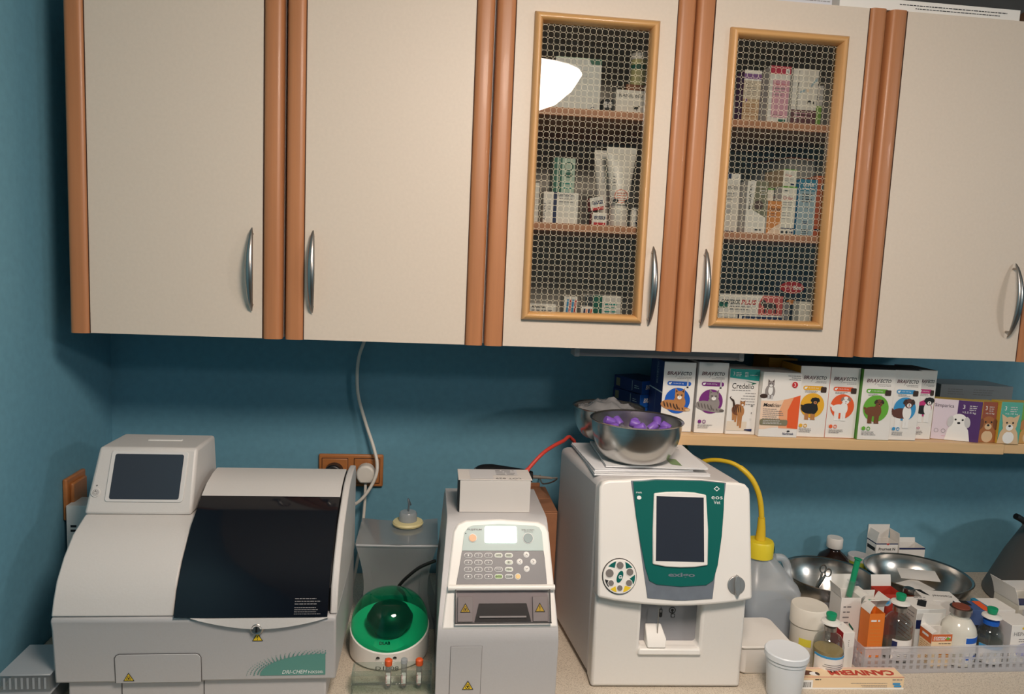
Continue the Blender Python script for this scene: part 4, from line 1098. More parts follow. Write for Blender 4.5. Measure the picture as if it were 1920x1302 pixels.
def squeeze_tube(x, y, label, front, s=1.0):
    t = thing('squeeze_tube', label, 'tube', (x, y, S1), 0, 'white squeeze tubes standing on their caps')
    MB().lathe([(0.0185 * s, 0), (0.0195 * s, 0.002), (0.0185 * s, 0.03), (0.0175 * s, 0.044)], 24).build('cap', WHITEPL, t, local=True)
    n = 28; vs, fs = [], []
    for k in range(9):
        tt = k / 8
        rx, ry_ = (0.0195 + 0.0125 * tt) * s, 0.0195 * s * (1 - tt) ** 0.7 + 0.0012
        z = 0.0445 + 0.108 * tt
        vs += [(rx * math.cos(2 * PI * i / n), ry_ * math.sin(2 * PI * i / n), z) for i in range(n)]
    for k in range(8): fs += [(k * n + i, k * n + (i + 1) % n, (k + 1) * n + (i + 1) % n, (k + 1) * n + i) for i in range(n)]
    fs += [list(range(n))[::-1], [8 * n + i for i in range(n)]]
    MB().add(vs, fs).build('tube_body', WHITEPL, t, local=True)
    MB().box(-0.032 * s, 0.032 * s, -0.0016, 0.0016, 0.1515, 0.164).build('crimp', WHITEPL, t, local=True, bevel=0.0006)
    if front:
        p = Print(t, (-0.03, -0.0168, 0.060), (1, 0, 0), (0, 0.0125, 0.075), 'tube_print', 0.0004)
        p.text('Vetoquinol', 0.011, 0.069, 0.0085, DGREEN, w=0.038).text('CARE', 0.03, 0.060, 0.006, LIME, w=0.018).text('Ceto-Pet', 0.013, 0.049, 0.009, NAVY, w=0.034, bold=0.02).lines(0.013, 0.042, 0.032, 4, 0.006, 0.002, GREYINK, 0.3)
        p.done()
        p = Print(t, (-0.03, -0.0207, 0.046), (1, 0, 0), (0, 0.006, 0.05), 'tube_picture', 0.0004)
        p.ring(0.03, 0.016, 0.0145, 0.0012, ORANGE).lines(0.02, 0.022, 0.02, 4, 0.005, 0.0012, ORANGE, 0.1).ell(0.018, 0.006, 0.006, 0.004, INK).ell(0.042, 0.005, 0.005, 0.005, INK).ell(0.046, 0.009, 0.003, 0.003, INK)
        p.done()
squeeze_tube(1.0785, -0.298, 'white squeeze tube printed in green and blue standing on its cap', True)
squeeze_tube(1.062, -0.245, 'plain backed white squeeze tube behind the printed one', False, 0.95)
t = thing('pill_bottle', 'short white pill bottle with a blue dot beside the squeeze tube', 'bottle', (1.1115, -0.312, S1), 0)
MB().lathe([(0.0098, 0), (0.0100, 0.001), (0.0100, 0.030), (0.0085, 0.034)], 20).build('bottle_body', WHITEPL, t, local=True)
MB().lathe([(0.0088, 0.0342), (0.0088, 0.040)], 20).build('cap', LGREY, t, local=True)
p = Print(t, (0, -0.0101, 0), (1, 0, 0), (0, 0, 1), 'dot_print'); p.ell(0.002, 0.010, 0.0035, 0.004, NAVY); p.done()
# bottom shelf: piles whose upper rows show above the frame
o = carton('medicine_box', 'flat white box with bold heading at the left of the cabinet floor', 0.893, -0.300, S0 + 0.032, 0.062, 0.06, 0.036, WPAPER, group=G3)
p = face(o); p.text('Amoxiclav', 0.010, 0.027, 0.006, INK, w=0.03, bold=0.03).lines(0.010, 0.021, 0.045, 1, 0.005, 0.002, GREYINK, 0).rect(0.012, 0.006, 0.046, 0.017, WHITEI); p.done()
carton('medicine_box', 'plain grey box under the flat white box', 0.893, -0.300, S0, 0.070, 0.06, 0.0316, mat('grey_carton', (120, 124, 126), 0.6), group=G3)
for x, y, hh, c1, c2, lab in ((0.9745, -0.290, 0.085, SKY, RED, 'white box with slanting blue and red stripes'), (1.0085, -0.310, 0.066, NAVY, ORANGE, 'white box with slanting navy and orange stripes')):
    w = 0.0285 if x < 1 else 0.0245
    o = carton('medicine_box', lab, x, y, S0, w, 0.05, hh, WPAPER, group=G3)
    p = face(o)
    for k in range(4):
        u0 = w * (0.06 + 0.2 * k)
        p.poly([(u0, hh * 0.2), (u0 + w * 0.14, hh * 0.2), (u0 + w * 0.28, hh * 0.93), (u0 + w * 0.14, hh * 0.93)], c1 if k % 2 == 0 else c2)
    p.done()
for i, (z, lab) in enumerate(((0, 'lower long white box with green and grey blocks'), (0.0445, 'upper long white box with green and grey blocks'))):
    o = carton('medicine_box', lab, 1.036 - 0.012 * i, -0.268, S0 + z + 0.0005 * i, 0.080, 0.06, 0.044, WPAPER, group=G3)
    p = face(o); p.rect(0, 0, 0.018, 0.044, C('dark_slate', (58, 62, 66))).rect(0.018, 0, 0.038, 0.044, DGREEN).lines(0.044, 0.024, 0.03, 3, 0.008, 0.003, TEALI, 0.3); p.done()
# right glazed cabinet, top shelf
w, h = 0.0375, 0.108
o = carton('medicine_box', 'slim beige carton with violet band near its top', 1.332, -0.300, S2, w, 0.04, h, BEIGE, C('violet_side', (120, 70, 128)), group=G4)
p = face(o); p.rect(0, h * 0.80, w, h, WHITEI).rect(0, h * 0.83, w, h * 0.93, C('violet', (140, 92, 160))).rect(0, h * 0.45, w, h * 0.80, C('pale_beige', (222, 206, 186))).text('Aptus', w * 0.08, h * 0.71, h * 0.06, INK, w=w * 0.55).lines(w * 0.1, h * 0.66, w * 0.75, 5, h * 0.035, h * 0.012, GREYINK).ell(w * 0.2, h * 0.42, w * 0.06, h * 0.03, C('violet', (140, 92, 160))).lines(w * 0.05, h * 0.34, w * 0.85, 6, h * 0.045, h * 0.012, TAN, 0.1); p.done()
w, h = 0.0445, 0.117
o = carton('medicine_box', 'pink fronted carton with a crimson top band', 1.3835, -0.312, S2, w, 0.045, h, WPAPER, WPAPER, RED, group=G4)
p = face(o); p.rect(0, h * 0.86, w, h, C('crimson', (196, 40, 76))).poly(rrect(w * 0.74, h * 0.87, w * 0.94, h * 0.955, 0.002, 3), WHITEI).text('R', w * 0.79, h * 0.885, h * 0.05, INK).poly(rrect(w * 0.15, h * 0.10, w * 0.97, h * 0.76, 0.002, 3), ROSE).text('Pheno-Pred', w * 0.22, h * 0.66, h * 0.045, RED, w=w * 0.62).lines(w * 0.22, h * 0.60, w * 0.62, 3, h * 0.055, h * 0.015, GREYINK).text('100 tabletter', w * 0.22, h * 0.13, h * 0.03, INK, w=w * 0.5).poly(rrect(w * 0.52, h * 0.03, w * 0.9, h * 0.075, 0.002, 3), DGREEN); p.done()
w, h = 0.0560, 0.115
o = carton('medicine_box', 'white carton with maroon foot and sideways lettering', 1.4345, -0.312, S2, w, 0.04, h, WPAPER, LGREY, group=G4)
p = face(o); p.rect(0, 0, w, h * 0.27, MAROON).text('PREDNICORTONE', w * 0.24, h * 0.28, w * 0.085, INK, w=h * 0.48, rot=PI / 2, bold=0.02).text('PRED', w * 0.24, h * 0.06, w * 0.085, PALEINK, w=h * 0.18, rot=PI / 2).text('20 mg', w * 0.24, h * 0.80, w * 0.07, GREYINK, w=h * 0.16, rot=PI / 2)
p.poly([(w * 0.30, h * 0.56), (w * 0.5, h * 0.60), (w * 0.5, h * 0.64), (w * 0.30, h * 0.60)], ICE).poly([(w * 0.72, h * 0.68), (w * 0.94, h * 0.80), (w * 0.94, h * 0.86), (w * 0.70, h * 0.72)], ICE).ell(w * 0.6, h * 0.62, w * 0.05, h * 0.03, C('pale_peach', (244, 214, 188))).ell(w * 0.68, h * 0.43, w * 0.08, h * 0.018, INK).rect(w * 0.61, h * 0.38, w * 0.63, h * 0.43, INK).rect(w * 0.73, h * 0.38, w * 0.75, h * 0.43, INK).ell(w * 0.85, h * 0.41, w * 0.03, h * 0.03, INK).lines(w * 0.1, h * 0.2, w * 0.8, 2, h * 0.06, h * 0.012, ROSE); p.done()
o = carton('medicine_box', 'narrow green and white carton beside the maroon footed one', 1.4955, -0.285, S2, 0.021, 0.04, 0.090, C('fresh_green', (120, 168, 60)), group=G4)
p = face(o); p.rect(0, 0.048, 0.021, 0.090, LGREY).lines(0.003, 0.065, 0.012, 2, 0.006, 0.002, INK); p.done()
# middle shelf
w, h = 0.039, 0.126
o = carton('medicine_box', 'tall white carton with navy top corner at the left of the middle shelf', 1.3085, -0.285, S1, w, 0.04, h, WPAPER, group=G4)
p = face(o); p.rect(0, h * 0.91, w * 0.45, h, NAVY).text('EasOtic', w * 0.05, h * 0.74, h * 0.07, GREYINK, w=w * 0.85).lines(w * 0.1, h * 0.66, w * 0.6, 3, h * 0.05, h * 0.012, GREYINK).ell(w * 0.4, h * 0.4, w * 0.2, h * 0.07, LGREY).rect(0, 0, w * 0.8, h * 0.03, NAVY); p.done()
w, h = 0.0455, 0.109
o = carton('medicine_box', 'white carton with olive wedge and sideways lettering', 1.350, -0.318, S1, w, 0.035, h, WPAPER, LGREY, group=G4)
p = face(o); p.poly([(w * 0.42, h), (w, h), (w, h * 0.3), (w * 0.3, h * 0.45)], OLIVE).text('POSATEX', w * 0.22, h * 0.50, w * 0.12, INK, w=h * 0.44, rot=PI / 2, bold=0.02).ell(w * 0.60, h * 0.54, w * 0.22, h * 0.09, C('leopard', (92, 68, 58))).lines(w * 0.6, h * 0.88, w * 0.36, 3, h * 0.07, h * 0.02, LGREY, 0.2).ell(w * 0.14, h * 0.47, w * 0.05, h * 0.025, INK).lines(w * 0.5, h * 0.05, w * 0.3, 1, 0.01, h * 0.025, INK, 0); p.done()
w, h = 0.033, 0.102
ORI = C('orilan_white', (236, 232, 222))
o = carton('medicine_box', 'white carton with a green top rim and navy foot band', 1.4295, -0.314, S1, w, 0.035, h, ORI, LGREY, LIME, group=G4)
p = face(o); p.rect(0, h * 0.97, w, h, LIME).text('Orilan', w * 0.10, h * 0.72, h * 0.08, RED, w=w * 0.68).lines(w * 0.15, h * 0.90, w * 0.3, 1, 0.01, h * 0.02, INK, 0).lines(w * 0.1, h * 0.66, w * 0.75, 3, h * 0.05, h * 0.012, GREYINK).lines(w * 0.1, h * 0.45, w * 0.6, 3, h * 0.06, h * 0.01, GREYINK).rect(0, h * 0.11, w, h * 0.14, NAVY).ell(w * 0.2, h * 0.05, w * 0.1, h * 0.025, INK).ell(w * 0.5, h * 0.05, w * 0.08, h * 0.03, INK).rect(w * 0.7, h * 0.03, w * 0.92, h * 0.07, NAVY); p.done()
o = carton('medicine_box', 'second white carton with green top rim, behind the orange tub box', 1.3975, -0.277, S1, 0.031, 0.035, 0.100, ORI, LGREY, LIME, group=G4)
face(o).rect(0, 0.097, 0.031, 0.100, LIME).done()
w, h = 0.0315, 0.069
o = carton('medicine_box', 'low orange box with pale hand picture', 1.3965, -0.322, S1, w, 0.04, h, C('soft_orange', (222, 142, 62)), WPAPER, group=G4)
p = face(o); p.text('arbodex', w * 0.05, h * 0.70, h * 0.12, INK, w=w * 0.85).lines(w * 0.1, h * 0.6, w * 0.6, 2, h * 0.08, h * 0.02, MAROON).poly([(0, 0), (w, 0), (w, h * 0.35), (w * 0.5, h * 0.2)], C('pale_peach', (244, 214, 188))); p.done()
o = carton('medicine_box', 'small white carton laid on its side on top of the green rimmed carton', 1.4305, -0.312, S1 + 0.1025, 0.032, 0.075, 0.036, ORI, BEIGE, LIME, rz=0.12, group=G4)
p = face(o); p.rect(0, 0.034, 0.032, 0.036, LIME).text('Orilan', 0.004, 0.020, 0.006, RED, w=0.016).lines(0.004, 0.015, 0.018, 3, 0.004, 0.001, GREYINK).rect(0.018, 0.003, 0.028, 0.006, NAVY); p.done()
w, h = 0.0395, 0.119
o = carton('medicine_box', 'pale blue carton with a deeper blue top band', 1.4675, -0.314, S1, w, 0.035, h, ICE, SKY, SKY, group=G4)
p = face(o); p.rect(0, h * 0.79, w, h, C('mid_blue', (66, 140, 172))).text('OTIPUR', w * 0.18, h * 0.87, h * 0.065, PALEINK, w=w * 0.66, bold=0.04).lines(w * 0.15, h * 0.83, w * 0.7, 1, 0.01, h * 0.015, PALEINK, 0).lines(w * 0.18, h * 0.73, w * 0.6, 4, h * 0.045, h * 0.015, INK, 0.3).text('60 g', w * 0.38, h * 0.48, h * 0.035, INK).lines(w * 0.3, h * 0.24, w * 0.34, 2, h * 0.03, h * 0.012, NAVY, 0.1).lines(w * 0.28, h * 0.1, w * 0.5, 3, h * 0.035, h * 0.01, INK, 0.2); p.done()
o = carton('medicine_box', 'bright orange carton at the right end of the middle shelf', 1.512, -0.300, S1, 0.030, 0.09, 0.130, C('deep_orange', (212, 104, 50)), group=G4)
p = face(o); p.ell(0.018, 0.106, 0.007, 0.009, C('mid_blue', (66, 140, 172))).ring(0.018, 0.106, 0.008, 0.002, WHITEI).lines(0.004, 0.012, 0.02, 1, 0.01, 0.004, NAVY, 0); p.done()
for i, (z, lab) in enumerate(((0, 'lower grey carton with orange edges in the corner of the middle shelf'), (0.092, 'upper grey carton with orange edges in the corner of the middle shelf'))):
    o = carton('medicine_box', lab, 1.500, -0.190, S1 + z + 0.0005 * i, 0.075, 0.13, 0.0915, C('grey_white', (176, 174, 170)), C('grey_white', (176, 174, 170)), rz=0.25, group=G4)
    face(o).rect(0, 0, 0.075, 0.005, C('deep_orange', (212, 104, 50))).rect(0, 0.087, 0.075, 0.0915, C('deep_orange', (212, 104, 50))).done()
    face(o, 'left').rect(0, 0, 0.13, 0.005, C('deep_orange', (212, 104, 50))).rect(0, 0.087, 0.13, 0.0915, C('deep_orange', (212, 104, 50))).done()
# cabinet floor
w, h = 0.044, 0.0605
o = carton('medicine_box', 'lower white carton with dark lettering under the red horned carton', 1.318, -0.292, S0, w, 0.06, h, WPAPER, group=G4)
p = face(o); p.text('CORTEKOR', 0.004, h - 0.014, 0.008, INK, w=0.034, slant=0.2); p.done()
o = carton('medicine_box', 'blue and white carton under the red horned carton', 1.3635, -0.296, S0, 0.098, 0.06, h, NAVY, group=G4)
p = face(o); p.rect(0, h - 0.003, 0.098, h, WHITEI).rect(0, 0, 0.006, h, WHITEI).text('Kaltivim 80 mg', 0.010, h - 0.014, 0.008, PALEINK, w=0.042); p.done()
w, h = 0.145, 0.043
o = carton('medicine_box', 'long white carton with red end and dark dog silhouette', 1.3185, -0.290, S0 + 0.0609, w, 0.055, h, WPAPER, group=G4)
p = face(o); p.poly([(w * 0.62, 0), (w, 0), (w, h), (w * 0.68, h), (w * 0.62, h * 0.6)], C('brick_red', (206, 88, 84))).rect(0, h * 0.3, w * 0.13, h * 0.62, DGREEN).text('CORTEKOR', w * 0.02, h * 0.5, h * 0.24, INK, w=w * 0.30, bold=0.03, slant=0.15).text('PLUS', w * 0.34, h * 0.5, h * 0.25, RED, w=w * 0.23, bold=0.03, slant=0.2).lines(w * 0.16, h * 0.36, w * 0.38, 2, h * 0.13, h * 0.05, GREYINK, 0.2)
p.ell(w * 0.80, h * 0.48, w * 0.10, h * 0.17, DKBR).ell(w * 0.69, h * 0.62, w * 0.045, h * 0.15, DKBR).poly([(w * 0.68, h * 0.72), (w * 0.70, h * 0.72), (w * 0.69, h * 0.88)], DKBR)
for u in (0.72, 0.76, 0.85, 0.89): p.rect(w * (u - 0.012), h * 0.12, w * (u + 0.012), h * 0.45, DKBR)
p.done()
o = carton('medicine_box', 'dark navy box with a red oval badge at the back of the cabinet floor', 1.487, -0.190, S0, 0.082, 0.08, 0.165, C('night', (34, 36, 50)), group=G4)
p = face(o); p.ell(0.045, 0.122, 0.030, 0.014, RED).text('Boe', 0.048, 0.117, 0.010, PALEINK, w=0.020, bold=0.03).ring(0.034, 0.122, 0.006, 0.0012, ROSE, 12).ell(0.045, 0.088, 0.012, 0.006, C('soft_orange', (222, 142, 62))); p.done()
o = carton('medicine_box', 'plain mid grey box with black lines beside the navy one', 1.466, -0.262, S0, 0.028, 0.06, 0.090, mat('mid_grey_carton', (140, 136, 140), 0.6), group=G4)
face(o).lines(0.003, 0.07, 0.022, 2, 0.02, 0.002, INK).done()
o = carton('medicine_box', 'small upright cream box on the cabinet floor near the right post', 1.4975, -0.300, S0 + 0.036, 0.0305, 0.03, 0.058, ORI, group=G4)
face(o).lines(0.013, 0.04, 0.003, 3, 0.004, 0.0012, GREYINK).done()
o = carton('medicine_box', 'flat cream box with red small print under the small upright one', 1.4935, -0.302, S0, 0.052, 0.05, 0.0356, ORI, group=G4)
face(o).lines(0.003, 0.027, 0.03, 1, 0.01, 0.003, RED, 0).done()

# ================================================================== around the analysers
# wooden double socket with plugs and the white flex
t = thing('wall_socket', 'double wall socket in a brown wood-look frame on the teal wall', 'socket', (0.503, -0.001, 1.131))
SOCK = wood('socket_wood', (176, 112, 62), 0.4, 0.08, 'x', 0.1)
MB().box(0.4235, 0.5835, -0.011, -0.0005, 1.131, 1.214).build('frame', SOCK, t, bevel=0.004)
for x in (0.464, 0.543):
    MB().box(x - 0.0325, x + 0.0325, -0.0125, -0.010, 1.140, 1.205).build('insert_joint', GASKET, t, bevel=0.002)
    MB().box(x - 0.0312, x + 0.0312, -0.0150, -0.011, 1.1413, 1.2037).build('insert', SOCK, t, bevel=0.002)
    MB().lathe([(0.0215, -0.0152), (0.0215, -0.0135), (0.018, -0.0135)], 28, (x, 0, 1.1725), 'y').build('socket_well', BLACK, t)
def plug(x, m_, label):
    q = thing('mains_plug', label, 'plug', (x, -0.0155, 1.152))
    b = MB()
    b.prism([(x + 0.0225 * math.cos(a), 1.1745 + 0.0215 * math.sin(a)) for a in [PI * i / 12 for i in range(13)]] + [(x - 0.021, 1.163), (x - 0.013, 1.151), (x + 0.013, 1.151), (x + 0.021, 1.163)], 'y', -0.050, -0.0156)
    b.build('plug_body', m_, q, bevel=0.005, seg=3)
    return q
IVORY = mat('ivory_plastic', (222, 216, 206), 0.45)
q = plug(0.5425, IVORY, 'ivory mains plug in the right half of the double socket')
MB().tube(curve([(0.5425, -0.036, 1.153), (0.542, -0.037, 1.12), (0.541, -0.040, 1.08), (0.537, -0.06, 1.02), (0.53, -0.09, 0.96), (0.52, -0.11, 0.905)]), 0.0038, 10).build('flex', IVORY, q)
plug(0.4640, BLACK, 'black mains plug half hidden in the double socket')
o = MB().tube(curve([(0.541, -0.018, 1.5395), (0.530, -0.020, 1.50), (0.519, -0.020, 1.465), (0.515, -0.020, 1.42), (0.519, -0.021, 1.365), (0.538, -0.024, 1.30), (0.560, -0.034, 1.24), (0.571, -0.050, 1.20), (0.566, -0.058, 1.165), (0.543, -0.066, 1.125), (0.515, -0.064, 1.10), (0.47, -0.06, 1.08), (0.40, -0.06, 1.03), (0.37, -0.06, 0.905)]), 0.0042, 10).build('power_flex', IVORY)
tag(o, 'thin ivory power cable hanging from the cabinets past the socket', 'cable')
# switch on the side wall
t = thing('wall_switch', 'brown wood-look light switch on the teal side wall', 'switch', (-0.069, -0.209, 1.13))
MB().box(-0.0695, -0.060, -0.252, -0.164, 1.125, 1.215).build('frame', SOCK, t, bevel=0.003)
MB().box(-0.0605, -0.052, -0.240, -0.176, 1.137, 1.203).build('rocker', SOCK, t, bevel=0.003)
# white carton hidden by the big analyser, clear slotted tray
o = carton('tall_carton', 'tall plain white carton in the corner behind the big analyser', -0.058, -0.262, WZ, 0.06, 0.06, 0.262, C('cool_white', (226, 228, 226)))
face(o).lines(0.008, 0.215, 0.012, 2, 0.01, 0.005, INK, 0).done()
for i in range(2):
    z0 = WZ + 0.0345 * i
    t = thing('slotted_tray', 'clear slotted plastic tray, %s of the pair by the side wall' % ('lower' if i == 0 else 'upper'), 'tray', (0.012, -0.525, z0), 0, 'clear slotted trays beside the big analyser')
    x0, x1, y0, y1 = -0.028, 0.054, -0.578 + 0.004 * i, -0.475
    MB().box(x0, x1, y0, y1, z0, z0 + 0.003).build('tray_floor', CLEARP, t, angle=0)
    MB().box(x0, x1, y0, y0 + 0.002, z0 + 0.003, z0 + 0.030).build('tray_wall', CLEARP, t, angle=0)
    MB().box(x0, x1, y1 - 0.002, y1, z0 + 0.003, z0 + 0.030).build('tray_wall', CLEARP, t, angle=0)
    MB().box(x0, x0 + 0.002, y0 + 0.002, y1 - 0.002, z0 + 0.003, z0 + 0.030).build('tray_wall', CLEARP, t, angle=0)
    MB().box(x1 - 0.002, x1, y0 + 0.002, y1 - 0.002, z0 + 0.003, z0 + 0.030).build('tray_wall', CLEARP, t, angle=0)
    for k in range(8):
        xx = x0 + 0.006 + k * 0.0095
        MB().box(xx, xx + 0.003, y0 - 0.0012, y0 + 0.0001, z0 + 0.006, z0 + 0.026).build('rib', MILKY, t, angle=0)
    MB().box(x0 - 0.0012, x1 + 0.0012, y0 - 0.002, y1 + 0.0012, z0 + 0.0302, z0 + 0.0335).build('lid', MILKY, t, bevel=0.0008, seg=1)

# collapsible cube container
t = thing('cube_container', 'soft clear cube container with yellow collar behind the centrifuge', 'container', (0.634, -0.218, WZ))
g, nn = [], 14
x0, x1, y0, y1, zt = 0.545, 0.722, -0.300, -0.135, 1.094
b = MB()
bm_v = []
def dent(x, y, z):
    """sunken front and a pinched top edge of the soft film"""
    fx, fz = (x - x0) / (x1 - x0), (z - WZ) / (zt - WZ)
    d = 0.018 * math.sin(PI * fx) * math.sin(PI * fz) * (1 if y < -0.22 else -0.4)
    k = 1 - 0.06 * math.sin(PI * min(1, fz * 1.1)) * (1 - abs(2 * fx - 1))
    lx = 0.02 * math.sin(PI * fz) * (1 if fx < 0.15 else (-1 if fx > 0.85 else 0))
    return (x + lx, y + d, z - (0.006 * math.sin(PI * fx) * (y + 0.30) / 0.16 if fz > 0.95 else 0))
bm = bmesh.new()
bmesh.ops.create_cube(bm, size=1)
bmesh.ops.subdivide_edges(bm, edges=bm.edges[:], cuts=9, use_grid_fill=True)
for v_ in bm.verts:
    x = x0 + (v_.co.x + .5) * (x1 - x0); y = y0 + (v_.co.y + .5) * (y1 - y0); z = WZ + 0.0005 + (v_.co.z + .5) * (zt - WZ - 0.0005)
    v_.co = dent(x, y, z)
bm.verts.ensure_lookup_table()
b.add([tuple(v_.co) for v_ in bm.verts], [[q_.index for q_ in f_.verts] for f_ in bm.faces]); bm.free()
FILM = clear('grey_film', (206, 211, 214), (208, 211, 212), 0.46, 0.14)
b.build('film_bag', FILM, t, angle=50)
MB().tube([(x0 + 0.002, y0, zt - 0.002), ((x0 + x1) / 2, y0 + 0.003, zt - 0.005), (x1, y0, zt - 0.004)], 0.0032, 8).build('welded_seam', MILKY, t)
c0 = (0.653, -0.175, 1.090)
MB().lathe([(0.012, 0.0), (0.034, 0.004), (0.036, 0.008), (0.034, 0.012), (0.022, 0.013)], 32, c0).build('collar', mat('pale_yellow_plastic', (226, 214, 160), 0.45), t)
MB().lathe([(0.021, 0.0135), (0.0205, 0.030), (0.018, 0.034), (0.003, 0.035)], 28, c0).build('cap', MILKY, t)
MB().tube(curve([(0.653, -0.175, 1.120), (0.654, -0.173, 1.140), (0.652, -0.168, 1.152), (0.658, -0.16, 1.135)]), 0.0022, 8).build('hose', mat('grey_hose', (92, 104, 112), 0.4), t)
# mini centrifuge with green dome
cx, cy, cr = 0.627, -0.392, 0.0805
t = thing('mini_centrifuge', 'small white centrifuge with a see-through green dome lid', 'centrifuge', (cx, cy, WZ))
def rim(a): return WZ + 0.062 - 0.022 * (-math.sin(a)) if math.sin(a) < 0 else WZ + 0.062 + 0.012 * math.sin(a)
n = 48
def shell(rings, name, m_, capb=False, capt=False, parent=t):
    vs = [p_ for r_ in rings for p_ in r_]
    fs = []
    for k in range(len(rings) - 1): fs += [(k * n + i, k * n + (i + 1) % n, (k + 1) * n + (i + 1) % n, (k + 1) * n + i) for i in range(n)]
    if capb: fs.append(list(range(n))[::-1])
    if capt: fs.append([(len(rings) - 1) * n + i for i in range(n)])
    return MB().add(vs, fs).build(name, m_, parent)
A = [2 * PI * i / n for i in range(n)]
def ringat(r, zf): return [(cx + r * math.cos(a), cy + r * math.sin(a), zf(a)) for a in A]
shell([ringat(cr * 0.93, lambda a: WZ + 0.001), ringat(cr * 0.99, lambda a: WZ + 0.006), ringat(cr, lambda a: WZ + 0.02), ringat(cr, lambda a: rim(a) - 0.002), ringat(cr * 0.97, rim), ringat(cr * 0.9, lambda a: rim(a) - 0.002), ringat(cr * 0.6, lambda a: rim(a) - 0.012), ringat(0.02, lambda a: WZ + 0.042)], 'base', WHITEPL, True, True)
dome = []
for k in range(9):
    s_ = k / 8
    rr = cr * 0.975 * math.cos(s_ * PI / 2 * 0.96) ** 0.72
    dome.append(ringat(rr, lambda a, s_=s_: (rim(a) + 0.0006) * (1 - math.sin(s_ * PI / 2)) + (WZ + 0.128) * math.sin(s_ * PI / 2)))
lid = shell(dome, 'dome_lid', clear('green_dome', (84, 224, 184), (0, 160, 124), 0.07, 0.02), False, True)
MB().lathe([(0.001, WZ + 0.043), (0.03, WZ + 0.044), (0.034, WZ + 0.052), (0.046, WZ + 0.066), (0.047, WZ + 0.078), (0.036, WZ + 0.096), (0.016, WZ + 0.106), (0.001, WZ + 0.107)], 32, (cx, cy, 0)).build('rotor', mat('dark_rotor', (20, 40, 40), 0.4), t)
Lp = FRAME[t].inverted()
p = Print(t, Lp @ Vector((cx - 0.02, cy - cr * 0.945, WZ + 0.056)), (1, 0, 0), (0, 0.32, 0.95), 'dome_lettering', 0.0015)
p.text('DLAB', 0.004, 0.0, 0.0062, INK, w=0.021, bold=0.04); p.done()
p = Print(t, Lp @ Vector((cx - 0.03, cy - cr - 0.0002, WZ)), (1, 0, 0), (0, 0, 1), 'front_marks', 0.0008)
for u in (0.012, 0.045): p.poly([(u - 0.004, 0.030), (u + 0.004, 0.030), (u + 0.003, 0.033), (u, 0.0345), (u - 0.003, 0.033)], INK)
p.rect(0.0265, 0.0285, 0.031, 0.031, INK)
p.done()
p = Print(t, Lp @ Vector((cx - 0.03, cy - cr - 0.0002, WZ)), (1, 0, 0), (0, 0, 1), 'model_lettering', 0.0008)
p.text('D1008', 0.008, 0.006, 0.008, INK, w=0.045); p.done()

MB().tube(curve([(0.660, -0.312, 0.955), (0.652, -0.3085, 0.985), (0.640, -0.312, 1.0), (0.645, -0.314, 1.012), (0.66, -0.318, 1.03), (0.685, -0.322, 1.052), (0.7175, -0.33, 1.07)]), 0.0036, 8).build('power_cable', BLACK, t)

# acrylic rack with three sample tubes
t = thing('tube_rack', 'low clear acrylic rack holding three sample tubes', 'rack', (0.640, -0.531, WZ))
ACR = clear('acrylic', (242, 246, 244), (230, 236, 232), 0.04, 0.03)
for z in (WZ, WZ + 0.022, WZ + 0.040):
    MB().box(0.566, 0.714, -0.553, -0.508, z + 0.0002, z + 0.0034).build('plate', ACR, t, bevel=0.0006, seg=1)
for x in (0.566, 0.711):
    for z in (WZ + 0.0036, WZ + 0.0256):
        MB().box(x, x + 0.003, -0.553, -0.508, z, z + (0.0182 if z < WZ + 0.01 else 0.0142)).build('end_plate', ACR, t, angle=0)
for i, x in enumerate((0.6325, 0.6615, 0.690)):
    lab = ('sample tube with orange stopper at the middle of the acrylic rack', 'sample tube without stopper in the acrylic rack', 'sample tube with orange stopper at the end of the acrylic rack')[i]
    q = thing('sample_tube', lab, 'tube', (x, -0.531, WZ + 0.0036), 0, 'sample tubes in the acrylic rack')
    MB().lathe([(0.002, 0), (0.005, 0.003), (0.0058, 0.01), (0.0058, 0.050), (0.0052, 0.050), (0.0052, 0.01), (0.001, 0.004)], 16).build('tube_wall', CLEARP, q, local=True)
    MB().lathe([(0.001, 0.0045), (0.0045, 0.008), (0.0050, 0.028), (0.001, 0.028)], 14).build('sample', mat('pink_serum', (208, 150, 138), 0.4), q, local=True)
    p = Print(q, (-0.004, -0.0059, 0.012), (1, 0, 0), (0, 0, 1), 'tube_label', 0.0003); p.rect(0, 0, 0.008, 0.022, WHITEI).text('EDTA', 0.0025, 0.002, 0.003, RED, w=0.016, rot=PI / 2).done()
    if i != 1: MB().lathe([(0.0068, 0.046), (0.0072, 0.047), (0.0072, 0.056), (0.005, 0.058), (0.001, 0.058)], 18).build('stopper', mat('orange_stopper', (226, 92, 40), 0.45), q, local=True)
    else: MB().lathe([(0.0062, 0.0505), (0.0062, 0.0575), (0.003, 0.0585)], 18).build('stopper', MILKY, q, local=True)

